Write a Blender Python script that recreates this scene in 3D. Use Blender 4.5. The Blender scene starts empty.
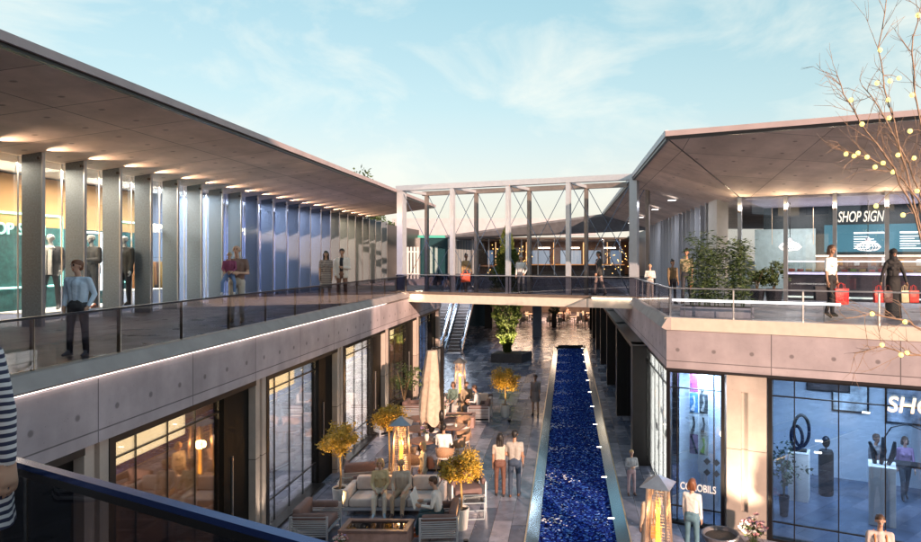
import bpy, math, random
import numpy as np
from mathutils import Vector, Matrix
R = math.radians
SC = bpy.context.scene
COL = SC.collection
random.seed(7)

# ---------------------------------------------------------------- camera
FPX, VX, VY, CZ = 650.0, 567.0, 258.0, 6.5
cd = bpy.data.cameras.new('camera'); cam = bpy.data.objects.new('camera', cd); COL.objects.link(cam)
cam.location = (0, 0, CZ); cam.rotation_euler = (R(90), 0, 0)
cd.sensor_width = 36; cd.lens = FPX/921*36
cd.shift_x = (460.5-VX)/921; cd.shift_y = (VY-271)/921
cd.clip_start = .05; cd.clip_end = 3000
SC.camera = cam

def at(px, py, z=0.0):
    d = FPX*(CZ-z)/(py-VY); return Vector(((px-VX)/FPX*d, d, z))
def xat(px, d): return (px-VX)/FPX*d

# ---------------------------------------------------------------- materials
MATS = {}
def nt(m): return m.node_tree.nodes, m.node_tree.links
def base_mat(name):
    m = bpy.data.materials.new(name); m.use_nodes = True
    return m
def P(m): return m.node_tree.nodes['Principled BSDF']
def mat(name, col=(.5,.5,.5), rough=.6, metal=0.0, var=.12, scale=6.0, bump=.0, emis=None, estr=0.0, spec=.5):
    if name in MATS: return MATS[name]
    m = base_mat(name); N, L = nt(m); p = P(m)
    p.inputs['Roughness'].default_value = rough; p.inputs['Metallic'].default_value = metal
    p.inputs['Specular IOR Level'].default_value = spec
    tc = N.new('ShaderNodeTexCoord'); no = N.new('ShaderNodeTexNoise'); no.inputs['Scale'].default_value = scale
    no.inputs['Detail'].default_value = 5
    L.new(tc.outputs['Object'], no.inputs['Vector'])
    rp = N.new('ShaderNodeMapRange'); rp.inputs['From Min'].default_value = .3; rp.inputs['From Max'].default_value = .7
    rp.inputs['To Min'].default_value = 1-var; rp.inputs['To Max'].default_value = 1+var
    L.new(no.outputs['Fac'], rp.inputs['Value'])
    vm = N.new('ShaderNodeVectorMath'); vm.operation = 'SCALE'; vm.inputs[0].default_value = col[:3]
    L.new(rp.outputs['Result'], vm.inputs['Scale']); L.new(vm.outputs['Vector'], p.inputs['Base Color'])
    if bump:
        b = N.new('ShaderNodeBump'); b.inputs['Strength'].default_value = bump; b.inputs['Distance'].default_value = .02
        n2 = N.new('ShaderNodeTexNoise'); n2.inputs['Scale'].default_value = scale*6; L.new(tc.outputs['Object'], n2.inputs['Vector'])
        L.new(n2.outputs['Fac'], b.inputs['Height']); L.new(b.outputs['Normal'], p.inputs['Normal'])
    if emis:
        p.inputs['Emission Color'].default_value = (*emis, 1); p.inputs['Emission Strength'].default_value = estr
    MATS[name] = m; return m

def concrete(name, col, pw, ph, tx, ty, rough=.75, hole=.045, offx=0.0, offy=0.0):
    m = base_mat(name); N, L = nt(m); p = P(m); p.inputs['Roughness'].default_value = rough
    uv = N.new('ShaderNodeUVMap'); uv.uv_map = 'uv'
    mp = N.new('ShaderNodeMapping'); mp.inputs['Location'].default_value = (offx, offy, 0); L.new(uv.outputs['UV'], mp.inputs['Vector'])
    br = N.new('ShaderNodeTexBrick'); br.offset = 0; br.inputs['Scale'].default_value = 1
    br.inputs['Brick Width'].default_value = pw; br.inputs['Row Height'].default_value = ph
    br.inputs['Mortar Size'].default_value = .012; br.inputs['Mortar Smooth'].default_value = .3; br.inputs['Bias'].default_value = 0
    br.inputs['Color1'].default_value = (.88,.88,.88,1); br.inputs['Color2'].default_value = (1.08,1.08,1.08,1); br.inputs['Mortar'].default_value = (.32,.32,.32,1)
    L.new(mp.outputs['Vector'], br.inputs['Vector'])
    dv = N.new('ShaderNodeVectorMath'); dv.operation = 'DIVIDE'; dv.inputs[1].default_value = (tx, ty, 1); L.new(mp.outputs['Vector'], dv.inputs[0])
    fr = N.new('ShaderNodeVectorMath'); fr.operation = 'FRACTION'; L.new(dv.outputs[0], fr.inputs[0])
    sb = N.new('ShaderNodeVectorMath'); sb.operation = 'SUBTRACT'; sb.inputs[1].default_value = (.5,.5,0); L.new(fr.outputs[0], sb.inputs[0])
    ml = N.new('ShaderNodeVectorMath'); ml.operation = 'MULTIPLY'; ml.inputs[1].default_value = (tx, ty, 0); L.new(sb.outputs[0], ml.inputs[0])
    ln = N.new('ShaderNodeVectorMath'); ln.operation = 'LENGTH'; L.new(ml.outputs[0], ln.inputs[0])
    hr = N.new('ShaderNodeMapRange'); hr.inputs['From Min'].default_value = hole*.7; hr.inputs['From Max'].default_value = hole*1.3
    hr.inputs['To Min'].default_value = .5; hr.inputs['To Max'].default_value = 1; L.new(ln.outputs['Value'], hr.inputs['Value'])
    n1 = N.new('ShaderNodeTexNoise'); n1.inputs['Scale'].default_value = .9; n1.inputs['Detail'].default_value = 8; n1.inputs['Roughness'].default_value = .65
    L.new(mp.outputs['Vector'], n1.inputs['Vector'])
    r1 = N.new('ShaderNodeMapRange'); r1.inputs['From Min'].default_value = .3; r1.inputs['From Max'].default_value = .7
    r1.inputs['To Min'].default_value = .78; r1.inputs['To Max'].default_value = 1.18; L.new(n1.outputs['Fac'], r1.inputs['Value'])
    n3 = N.new('ShaderNodeTexVoronoi'); n3.inputs['Scale'].default_value = 9; L.new(mp.outputs['Vector'], n3.inputs['Vector'])
    r3 = N.new('ShaderNodeMapRange'); r3.inputs['From Min'].default_value = .03; r3.inputs['From Max'].default_value = .09
    r3.inputs['To Min'].default_value = .7; r3.inputs['To Max'].default_value = 1; L.new(n3.outputs['Distance'], r3.inputs['Value'])
    ms = N.new('ShaderNodeMapping'); ms.inputs['Scale'].default_value = (1.1,.22,1); L.new(uv.outputs['UV'], ms.inputs['Vector'])
    ns = N.new('ShaderNodeTexNoise'); ns.inputs['Scale'].default_value = 1.6; ns.inputs['Detail'].default_value = 7; L.new(ms.outputs[0], ns.inputs['Vector'])
    rs = N.new('ShaderNodeMapRange'); rs.inputs['From Min'].default_value = .35; rs.inputs['From Max'].default_value = .62
    rs.inputs['To Min'].default_value = .89; rs.inputs['To Max'].default_value = 1.04; L.new(ns.outputs['Fac'], rs.inputs['Value'])
    a0 = N.new('ShaderNodeMath'); a0.operation = 'MULTIPLY'; L.new(rs.outputs[0], a0.inputs[0]); L.new(r1.outputs[0], a0.inputs[1])
    a = N.new('ShaderNodeMath'); a.operation = 'MULTIPLY'; L.new(hr.outputs[0], a.inputs[0]); L.new(a0.outputs[0], a.inputs[1])
    a2 = N.new('ShaderNodeMath'); a2.operation = 'MULTIPLY'; L.new(a.outputs[0], a2.inputs[0]); L.new(r3.outputs[0], a2.inputs[1])
    c = N.new('ShaderNodeVectorMath'); c.operation = 'MULTIPLY'; L.new(br.outputs['Color'], c.inputs[0]); c.inputs[1].default_value = col
    s = N.new('ShaderNodeVectorMath'); s.operation = 'SCALE'; L.new(c.outputs[0], s.inputs[0]); L.new(a2.outputs[0], s.inputs['Scale'])
    L.new(s.outputs[0], p.inputs['Base Color'])
    b = N.new('ShaderNodeBump'); b.inputs['Strength'].default_value = .35; b.inputs['Distance'].default_value = .02
    L.new(a2.outputs[0], b.inputs['Height']); L.new(b.outputs[0], p.inputs['Normal'])
    MATS[name] = m; return m

def glass(name, tint, refl=.12, rough=.0, rtint=(1,1,1), gain=.45):
    m = base_mat(name); N, L = nt(m); N.remove(P(m)); out = N['Material Output']
    tr = N.new('ShaderNodeBsdfTransparent'); tr.inputs['Color'].default_value = (*tint, 1)
    gl = N.new('ShaderNodeBsdfGlossy'); gl.inputs['Roughness'].default_value = rough; gl.inputs['Color'].default_value = (*rtint, 1)
    lw = N.new('ShaderNodeLayerWeight'); lw.inputs['Blend'].default_value = .35
    mr = N.new('ShaderNodeMapRange'); mr.inputs['To Min'].default_value = refl; mr.inputs['To Max'].default_value = min(1, refl+gain)
    L.new(lw.outputs['Fresnel'], mr.inputs['Value'])
    mx = N.new('ShaderNodeMixShader'); L.new(mr.outputs[0], mx.inputs[0]); L.new(tr.outputs[0], mx.inputs[1]); L.new(gl.outputs[0], mx.inputs[2])
    L.new(mx.outputs[0], out.inputs['Surface']); MATS[name] = m; return m

def paving(name, c1, c2, w, l, rough=.28, swap=True, mortar=(.03,.03,.035)):
    m = base_mat(name); N, L = nt(m); p = P(m)
    uv = N.new('ShaderNodeUVMap'); uv.uv_map = 'uv'
    mp = N.new('ShaderNodeMapping'); mp.inputs['Rotation'].default_value = (0,0,R(90) if swap else 0); L.new(uv.outputs['UV'], mp.inputs['Vector'])
    br = N.new('ShaderNodeTexBrick'); br.offset = .37; br.offset_frequency = 2; br.squash = 1.35; br.squash_frequency = 3
    br.inputs['Scale'].default_value = 1; br.inputs['Brick Width'].default_value = l; br.inputs['Row Height'].default_value = w
    br.inputs['Mortar Size'].default_value = .006; br.inputs['Bias'].default_value = -.25
    br.inputs['Color1'].default_value = (*c1,1); br.inputs['Color2'].default_value = (*c2,1); br.inputs['Mortar'].default_value = (*mortar,1)
    L.new(mp.outputs[0], br.inputs['Vector'])
    n1 = N.new('ShaderNodeTexNoise'); n1.inputs['Scale'].default_value = 3.5; n1.inputs['Detail'].default_value = 8; L.new(uv.outputs[0], n1.inputs['Vector'])
    r1 = N.new('ShaderNodeMapRange'); r1.inputs['From Min'].default_value=.3; r1.inputs['From Max'].default_value=.7; r1.inputs['To Min'].default_value=.72; r1.inputs['To Max'].default_value=1.25
    L.new(n1.outputs['Fac'], r1.inputs['Value'])
    s = N.new('ShaderNodeVectorMath'); s.operation='SCALE'; L.new(br.outputs['Color'], s.inputs[0]); L.new(r1.outputs[0], s.inputs['Scale'])
    L.new(s.outputs[0], p.inputs['Base Color'])
    r2 = N.new('ShaderNodeMapRange'); r2.inputs['From Min'].default_value=.3; r2.inputs['From Max'].default_value=.7; r2.inputs['To Min'].default_value=rough*.6; r2.inputs['To Max'].default_value=rough*1.6
    n2 = N.new('ShaderNodeTexNoise'); n2.inputs['Scale'].default_value=1.3; n2.inputs['Detail'].default_value=6; L.new(uv.outputs[0], n2.inputs['Vector'])
    L.new(n2.outputs['Fac'], r2.inputs['Value']); L.new(r2.outputs[0], p.inputs['Roughness'])
    b = N.new('ShaderNodeBump'); b.inputs['Strength'].default_value=.25; b.inputs['Distance'].default_value=.01; L.new(br.outputs['Fac'], b.inputs['Height']); b.invert=True
    L.new(b.outputs[0], p.inputs['Normal'])
    MATS[name]=m; return m

def foliage(name, ca, cb):
    m = base_mat(name); N, L = nt(m); p = P(m); p.inputs['Roughness'].default_value=.55
    g = N.new('ShaderNodeNewGeometry'); cr = N.new('ShaderNodeMix'); cr.data_type='RGBA'
    cr.inputs[6].default_value=(*ca,1); cr.inputs[7].default_value=(*cb,1)
    L.new(g.outputs['Random Per Island'], cr.inputs[0]); L.new(cr.outputs[2], p.inputs['Base Color'])
    p.inputs['Subsurface Weight'].default_value=0
    MATS[name]=m; return m

def emit(name, col, s):
    if name in MATS: return MATS[name]
    m = base_mat(name); p = P(m); p.inputs['Base Color'].default_value=(*col,1)
    p.inputs['Emission Color'].default_value=(*col,1); p.inputs['Emission Strength'].default_value=s; p.inputs['Roughness'].default_value=.5
    MATS[name]=m; return m

def striped(name, c1, c2, period, duty=.5, axis=2, rough=.8):
    m = base_mat(name); N, L = nt(m); p = P(m); p.inputs['Roughness'].default_value=rough
    tc = N.new('ShaderNodeTexCoord'); sx = N.new('ShaderNodeSeparateXYZ'); L.new(tc.outputs['Object'], sx.inputs[0])
    no = N.new('ShaderNodeTexNoise'); no.inputs['Scale'].default_value=5; L.new(tc.outputs['Object'], no.inputs['Vector'])
    ad = N.new('ShaderNodeMath'); ad.operation='MULTIPLY_ADD'; ad.inputs[1].default_value=.03; L.new(no.outputs['Fac'], ad.inputs[0]); L.new(sx.outputs[axis], ad.inputs[2])
    dv = N.new('ShaderNodeMath'); dv.operation='DIVIDE'; dv.inputs[1].default_value=period; L.new(ad.outputs[0], dv.inputs[0])
    fr = N.new('ShaderNodeMath'); fr.operation='FRACT'; L.new(dv.outputs[0], fr.inputs[0])
    gt = N.new('ShaderNodeMath'); gt.operation='GREATER_THAN'; gt.inputs[1].default_value=duty; L.new(fr.outputs[0], gt.inputs[0])
    mx = N.new('ShaderNodeMix'); mx.data_type='RGBA'; mx.inputs[6].default_value=(*c1,1); mx.inputs[7].default_value=(*c2,1)
    L.new(gt.outputs[0], mx.inputs[0]); L.new(mx.outputs[2], p.inputs['Base Color']); MATS[name]=m; return m

CONC = concrete('board_marked_concrete', (.42,.365,.40), 2.4, 3.0, .8, .55, offx=.1, offy=-3.98)
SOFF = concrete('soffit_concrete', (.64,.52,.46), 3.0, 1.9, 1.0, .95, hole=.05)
PIER = concrete('pier_concrete', (.42,.36,.33), 4.0, 1.9, 7, 7, hole=.01, offy=-.1)
FLOOR = paving('plaza_paving', (.10,.115,.165), (.40,.385,.45), .45, 1.3, rough=.20)
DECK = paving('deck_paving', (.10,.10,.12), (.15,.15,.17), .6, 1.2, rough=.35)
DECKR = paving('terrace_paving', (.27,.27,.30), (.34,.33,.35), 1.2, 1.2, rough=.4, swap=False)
BLACK = mat('black_powder_coated_steel', (.014,.013,.014), .35, .3, spec=.5)
DARKM = mat('dark_bronze_metal', (.05,.045,.05), .4, .6)
WHITEM = mat('pale_painted_steel', (.47,.51,.58), .32, .35, var=.05)
STEEL = mat('brushed_steel', (.5,.5,.52), .3, .9, var=.06)
FIN = mat('grey_fin_panel', (.15,.18,.215), .42, .35, var=.18, scale=26, bump=.15)
CREAM = mat('cream_painted_edge', (.66,.58,.50), .5, 0, var=.06)
KERB = mat('smooth_grey_kerb', (.32,.28,.275), .7, 0, var=.12, scale=3)
PINKF = mat('weathered_roof_edge', (.40,.33,.345), .6, 0, var=.12, scale=2)
ROOFM = mat('roof_membrane', (.3,.29,.29), .8)
GL_RAIL = glass('smoked_railing_glass', (.66,.66,.70), .02, gain=.25)
GL_RAILC = glass('clear_railing_glass', (.84,.86,.88), .02, gain=.25)
GL_SHOP = glass('shop_glass', (.86,.88,.90), .03, gain=.22)
GL_LOW = glass('reflective_shop_glass', (.78,.76,.75), .10, gain=.48)
GL_BLUE = glass('blue_tinted_shop_glass', (.68,.79,.90), .13, rtint=(.70,.85,1), gain=.5)
GL_SMALL = glass('thin_glass', (.85,.87,.86), .06)
LED = emit('warm_white_led', (1,.88,.78), 1.6)
LEDW = emit('soft_white_lamp', (1,.82,.62), 4)
PANEL = emit('cream_light_box', (1,.76,.42), 1.0)
WOOD = mat('reddish_wood', (.22,.11,.075), .45, 0, var=.25, scale=9)
WOVEN = mat('woven_rattan', (.34,.2,.12), .7, 0, var=.3, scale=40)
FAB = mat('pale_upholstery', (.56,.50,.48), .9, 0, var=.08, scale=8, bump=.1)
FABB = mat('brown_cushion', (.17,.11,.105), .85, 0, var=.1, scale=8, bump=.1)
POTW = mat('white_ceramic_pot', (.68,.66,.64), .35, 0, var=.05)
SOIL = mat('potting_soil', (.04,.03,.022), .9, 0, var=.4, scale=30)
BARK = mat('light_bark', (.28,.19,.11), .85, 0, var=.3, scale=30, bump=.3)
LEAFG = foliage('golden_green_leaves', (.26,.18,.02), (.62,.40,.06))
LEAFD = foliage('dark_green_leaves', (.02,.045,.018), (.07,.11,.03))
LEAFY = foliage('yew_green_leaves', (.035,.07,.015), (.13,.16,.03))
PLWHITE = mat('white_plaster', (.7,.7,.7), .7, 0, var=.04)

# ---------------------------------------------------------------- geometry
class MB:
    def __init__(s): s.v=[]; s.f=[]; s.m=[]; s.cm=0
    def add(s, vs, fs):
        o=len(s.v); s.v += [tuple(v) for v in vs]
        for f in fs: s.f.append(tuple(i+o for i in f)); s.m.append(s.cm)
        return s
    def box(s, x0,x1,y0,y1,z0,z1):
        if x0>x1: x0,x1=x1,x0
        if y0>y1: y0,y1=y1,y0
        if z0>z1: z0,z1=z1,z0
        return s.add([(x0,y0,z0),(x1,y0,z0),(x1,y1,z0),(x0,y1,z0),(x0,y0,z1),(x1,y0,z1),(x1,y1,z1),(x0,y1,z1)],
            [(0,3,2,1),(4,5,6,7),(0,1,5,4),(1,2,6,5),(2,3,7,6),(3,0,4,7)])
    def hexa(s, b, t):   # bottom 4, top 4 (ccw from above)
        return s.add(list(b)+list(t), [(0,3,2,1),(4,5,6,7),(0,1,5,4),(1,2,6,5),(2,3,7,6),(3,0,4,7)])
    def prism(s, poly, z0, z1):
        n=len(poly)
        vs=[(x,y,z0) for x,y in poly]+[(x,y,z1) for x,y in poly]
        return s.add(vs, [tuple(range(n-1,-1,-1)), tuple(range(n,2*n))]+[(i,(i+1)%n,n+(i+1)%n,n+i) for i in range(n)])
    def extr(s, prof, axis, a, b):   # profile in the other two axes
        n=len(prof)
        def P3(p,c): return (c,p[0],p[1]) if axis=='x' else (p[0],c,p[1])
        vs=[P3(p,a) for p in prof]+[P3(p,b) for p in prof]
        return s.add(vs, [tuple(range(n-1,-1,-1)), tuple(range(n,2*n))]+[(i,(i+1)%n,n+(i+1)%n,n+i) for i in range(n)])
    def tube(s, pts, r, n=8, cap=True):
        pts=[Vector(p) for p in pts]
        if not isinstance(r,(list,tuple)): r=[r]*len(pts)
        rings=[]; up=None
        for i,p in enumerate(pts):
            t=(pts[min(i+1,len(pts)-1)]-pts[max(i-1,0)])
            if t.length<1e-9: t=Vector((0,0,1))
            t.normalize()
            if up is None:
                up=Vector((0,0,1)) if abs(t.z)<.9 else Vector((1,0,0))
            a=(up-t*up.dot(t))
            if a.length<1e-6: a=t.orthogonal()
            a.normalize(); up=a
            b=t.cross(a)
            rings.append([p+(a*math.cos(2*math.pi*k/n)+b*math.sin(2*math.pi*k/n))*r[i] for k in range(n)])
        vs=[v for g in rings for v in g]; fs=[]
        for i in range(len(rings)-1):
            for k in range(n): fs.append((i*n+k, i*n+(k+1)%n, (i+1)*n+(k+1)%n, (i+1)*n+k))
        if cap: fs += [tuple(range(n-1,-1,-1)), tuple(range((len(rings)-1)*n, len(rings)*n))]
        return s.add(vs,fs)
    def lathe(s, prof, c=(0,0,0), n=20, sx=1, sy=1):
        vs=[]; fs=[]
        for r,z in prof:
            for k in range(n):
                a=2*math.pi*k/n; vs.append((c[0]+r*math.cos(a)*sx, c[1]+r*math.sin(a)*sy, c[2]+z))
        for i in range(len(prof)-1):
            for k in range(n): fs.append((i*n+k,i*n+(k+1)%n,(i+1)*n+(k+1)%n,(i+1)*n+k))
        fs.append(tuple(range(n-1,-1,-1))); fs.append(tuple(range((len(prof)-1)*n,len(prof)*n)))
        return s.add(vs,fs)
    def ell(s, c, rx, ry, rz, n=12, m=8):
        vs=[(c[0],c[1],c[2]-rz)]; fs=[]
        for i in range(1,m):
            a=-math.pi/2+math.pi*i/m
            for k in range(n):
                b=2*math.pi*k/n; vs.append((c[0]+rx*math.cos(a)*math.cos(b), c[1]+ry*math.cos(a)*math.sin(b), c[2]+rz*math.sin(a)))
        vs.append((c[0],c[1],c[2]+rz)); L=len(vs)-1
        for k in range(n): fs.append((0,1+(k+1)%n,1+k))
        for i in range(m-2):
            for k in range(n): fs.append((1+i*n+k,1+i*n+(k+1)%n,1+(i+1)*n+(k+1)%n,1+(i+1)*n+k))
        for k in range(n): fs.append((1+(m-2)*n+k,1+(m-2)*n+(k+1)%n,L))
        return s.add(vs,fs)
    def build(s, name, m, parent=None, smooth=False, loc=(0,0,0), rot=0, bevel=0, seg=2):
        me=bpy.data.meshes.new(name); me.from_pydata(s.v,[],s.f)
        ms = m if isinstance(m,(list,tuple)) else [m]
        for x in ms: me.materials.append(x)
        nf=len(me.polygons)
        if len(ms)>1: me.polygons.foreach_set('material_index', s.m)
        me.update()
        if nf:
            nrm=np.zeros(nf*3); me.polygons.foreach_get('normal', nrm); nrm=nrm.reshape(-1,3)
            co=np.zeros(len(me.vertices)*3); me.vertices.foreach_get('co',co); co=co.reshape(-1,3)
            li=np.zeros(len(me.loops),dtype=np.int32); me.loops.foreach_get('vertex_index',li)
            tot=np.zeros(nf,dtype=np.int32); me.polygons.foreach_get('loop_total',tot)
            ax=np.repeat(np.abs(nrm).argmax(1),tot); c=co[li]
            uv=np.where((ax==2)[:,None], c[:,[0,1]], np.where((ax==0)[:,None], c[:,[1,2]], c[:,[0,2]]))
            ul=me.uv_layers.new(name='uv'); ul.data.foreach_set('uv', uv.astype(np.float32).ravel())
            if smooth: me.polygons.foreach_set('use_smooth', [True]*nf)
        o=bpy.data.objects.new(name, me); COL.objects.link(o)
        o.location=loc; o.rotation_euler=(0,0,rot)
        if parent is not None: o.parent=parent
        if bevel:
            b=o.modifiers.new('bevel','BEVEL'); b.width=bevel; b.segments=seg; b.limit_method='ANGLE'
            me.polygons.foreach_set('use_smooth',[True]*nf)
        return o

def tag(o, label=None, cat=None, group=None, kind=None):
    if label: o['label']=label
    if cat: o['category']=cat
    if group: o['group']=group
    if kind: o['kind']=kind
    return o
def thing(name, label, cat, loc=(0,0,0), rot=0, group=None):
    o=bpy.data.objects.new(name,None); COL.objects.link(o); o.location=loc; o.rotation_euler=(0,0,rot); o.empty_display_size=.2
    return tag(o,label,cat,group)
def copy_tree(o, parent=None):
    c=o.copy(); COL.objects.link(c); c.parent=parent
    for ch in list(o.children): copy_tree(ch,c)
    return c
def place(proto, first, loc, rot, label, group=None):
    o = proto if first else copy_tree(proto)
    o.location=loc; o.rotation_euler=(0,0,rot); o['label']=label
    if group: o['group']=group
    return o
def text(name, body, size, m, loc, rot, label=None, cat=None, parent=None, ext=.015, shear=0, align='LEFT', sp=1.0, xs=1.0):
    c=bpy.data.curves.new(name,'FONT'); c.body=body; c.size=size; c.extrude=ext; c.shear=shear; c.align_x=align; c.space_character=sp
    c.offset=size*.012
    c.materials.append(m); t_=bpy.data.objects.new('tmp',c); COL.objects.link(t_); dg=bpy.context.evaluated_depsgraph_get(); me=bpy.data.meshes.new_from_object(t_.evaluated_get(dg)); bpy.data.objects.remove(t_)
    o=bpy.data.objects.new(name,me); COL.objects.link(o); o.location=loc; o.rotation_euler=rot; o.scale=(xs,1,1)
    if parent is not None: o.parent=parent
    return tag(o,label,cat)
def lamp(name, kind, loc, energy, col, parent=None, size=.1, rot=None, spot=60, blend=.6, aim=None, sy=None):
    l=bpy.data.lights.new(name,kind); l.energy=energy; l.color=col
    if kind=='AREA':
        l.size=size
        if sy: l.shape='RECTANGLE'; l.size_y=sy
    elif kind in('POINT','SPOT'): l.shadow_soft_size=size
    if kind=='SPOT': l.spot_size=R(spot); l.spot_blend=blend
    o=bpy.data.objects.new(name,l); COL.objects.link(o); o.location=loc
    if aim is not None:
        o.rotation_euler=(Vector(aim)-Vector(loc)).to_track_quat('-Z','Y').to_euler()
    elif rot: o.rotation_euler=rot
    if parent is not None: o.parent=parent
    return o

# frames: right wing front (s along facade, t into building) and footbridge
FA=R(-25); C0=Vector((2.45,16.0,0))
def F(s,t,z=0): return Vector((C0.x+math.cos(FA)*s-math.sin(FA)*t, C0.y+math.sin(FA)*s+math.cos(FA)*t, z))
def fs(px,t):
    k=(px-VX)/FPX; c,n=math.cos(FA),-math.sin(FA)
    return (C0.y*k + c*k*t - C0.x - n*t)/(c + n*k)
BA=R(-22.6); B0=Vector((-7.33,28.36,0))
def B(s,t,z=0): return Vector((B0.x+math.cos(BA)*s-math.sin(BA)*t, B0.y+math.sin(BA)*s+math.cos(BA)*t, z))
# ================================================================ SETTING
g=MB()
PX0,PX1,PY0,PY1=-.97,1.47,4.0,47.7
g.add([(-13,-12,0),(PX0,-12,0),(PX0,78,0),(-13,78,0)],[(0,1,2,3)])
g.add([(PX1,-12,0),(24,-12,0),(24,78,0),(PX1,78,0)],[(0,1,2,3)])
g.add([(PX0,-12,0),(PX1,-12,0),(PX1,PY0,0),(PX0,PY0,0)],[(0,1,2,3)])
g.add([(PX0,PY1,0),(PX1,PY1,0),(PX1,78,0),(PX0,78,0)],[(0,1,2,3)])
tag(g.build('plaza_floor',FLOOR),kind='structure')
g=MB().add([(-900,-600,-.6),(900,-600,-.6),(900,1500,-.6),(-900,1500,-.6)],[(0,1,2,3)])
tag(g.build('ground',mat('pale_asphalt',(.06,.06,.065),.8)),kind='structure')

# water with mosaic, ripples and painted glints
m=base_mat('rippled_blue_mosaic_water'); N,L=nt(m); p=P(m)
tc=N.new('ShaderNodeTexCoord')
vo=N.new('ShaderNodeTexVoronoi'); vo.inputs['Scale'].default_value=24; vo.distance='CHEBYCHEV'; vo.inputs['Randomness'].default_value=.8
wn=N.new('ShaderNodeTexNoise'); wn.inputs['Scale'].default_value=3.0; wn.inputs['Detail'].default_value=4
L.new(tc.outputs['Object'],wn.inputs['Vector'])
ws=N.new('ShaderNodeVectorMath'); ws.operation='SCALE'; ws.inputs['Scale'].default_value=.25; L.new(wn.outputs['Color'],ws.inputs[0])
wa=N.new('ShaderNodeVectorMath'); wa.operation='ADD'; L.new(tc.outputs['Object'],wa.inputs[0]); L.new(ws.outputs[0],wa.inputs[1])
L.new(wa.outputs[0],vo.inputs['Vector'])
bw=N.new('ShaderNodeSeparateColor'); L.new(vo.outputs['Color'],bw.inputs[0])
cr=N.new('ShaderNodeValToRGB'); cr.color_ramp.interpolation='CONSTANT'
els=[(0,(.006,.008,.05)),(.28,(.010,.018,.14)),(.48,(.016,.040,.28)),(.68,(.03,.085,.42)),(.82,(.11,.26,.66)),(.90,(.010,.018,.09)),(.965,(.5,.62,.85)),(.985,(.05,.16,.6))]  # pale cells paint the water's glints into the colour; reflection is off
e=cr.color_ramp.elements; e[0].position=0; e[0].color=(*els[0][1],1); e[1].position=els[1][0]; e[1].color=(*els[1][1],1)
for q,c in els[2:]:
    x=e.new(q); x.color=(*c,1)
L.new(bw.outputs[0],cr.inputs[0]); L.new(cr.outputs[0],p.inputs['Base Color']); p.inputs['Roughness'].default_value=.16; p.inputs['Specular IOR Level'].default_value=.0
nb=N.new('ShaderNodeTexNoise'); nb.inputs['Scale'].default_value=7; nb.inputs['Detail'].default_value=3; L.new(tc.outputs['Object'],nb.inputs['Vector'])
mx=N.new('ShaderNodeMath'); mx.operation='MULTIPLY_ADD'; mx.inputs[1].default_value=.35; L.new(bw.outputs[1],mx.inputs[0]); L.new(nb.outputs['Fac'],mx.inputs[2])
b=N.new('ShaderNodeBump'); b.inputs['Strength'].default_value=.55; b.inputs['Distance'].default_value=.05; L.new(mx.outputs[0],b.inputs['Height']); L.new(b.outputs[0],p.inputs['Normal'])
MARG=.31
ys=[16.45+3.1*k for k in range(-3,11)]
g=MB()
# gently stepped water: slopes down to each weir
zs=-.13
prev=PY0
for i,y in enumerate(ys+[PY1]):
    if y<=PY0: continue
    g.add([(PX0+MARG,prev,zs-.05),(PX1-MARG,prev,zs-.05),(PX1-MARG,y-.10,zs),(PX0+MARG,y-.10,zs)],[(0,1,2,3)])
    g.add([(PX0+MARG,y-.10,zs),(PX1-MARG,y-.10,zs),(PX1-MARG,y,zs-.05),(PX0+MARG,y,zs-.05)],[(0,1,2,3)])
    prev=y
tag(g.build('water',m),kind='structure')
foam=mat('white_water_foam',(.75,.82,.9),.35,0,var=.3,scale=20)
ch=thing('water_channel_rim','long polished steel rim with gilt edges lining the blue mosaic water channel','channel rim',(PX0,PY0,0))
def W(o): return (-PX0,-PY0,0)
BLUEST=mat('blue_grey_polished_steel',(.20,.33,.42),.14,.75,var=.08,scale=1.2)
GILT=mat('gilt_metal_edge',(.75,.58,.40),.3,.7,var=.05)
g=MB().add([(PX0+.02,PY0,.0),(PX0+MARG,PY0,-.10),(PX0+MARG,PY1,-.10),(PX0+.02,PY1,.0),(PX0+MARG,PY0,-.4),(PX0+MARG,PY1,-.4)],[(0,1,2,3),(1,4,5,2)])
g.build('margin',BLUEST,ch,loc=W(0))
g=MB().add([(PX1-.02,PY0,.0),(PX1-MARG,PY0,-.10),(PX1-MARG,PY1,-.10),(PX1-.02,PY1,.0),(PX1-MARG,PY0,-.4),(PX1-MARG,PY1,-.4)],[(3,2,1,0),(2,5,4,1)])
g.build('margin',BLUEST,ch,loc=W(0))
for x in (PX0-.015,PX1-.02):
    MB().box(x,x+.035,PY0,PY1,-.05,.012).build('gilt_edge',GILT,ch,loc=W(0))
MB().box(PX0+MARG,PX1-MARG,PY1,PY1+.12,-.4,.10).build('end_wall',BLACK,ch,loc=W(0))
for y in ys:
    if y<12 : continue
    MB().box(PX1-MARG-.12,PX1-MARG+.04,y-.008,y+.008,-.10,-.08).build('marker_light',LEDW,ch,loc=W(0))
    g=MB(); rr=random.Random(int(y*10))
    for i in range(46):
        x=PX0+MARG+abs(rr.gauss(0,.35))*1.3+.02
        if x>PX1-MARG-.02: continue
        yy=y-.08+rr.gauss(0,.22); s=rr.uniform(.006,.028); zz=-.132
        g.box(x-s,x+s,yy-s*.4,yy+s*.4,zz,zz+.012)
    g.build('weir_foam',foam,ch,loc=W(0))['kind']='stuff'

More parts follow.
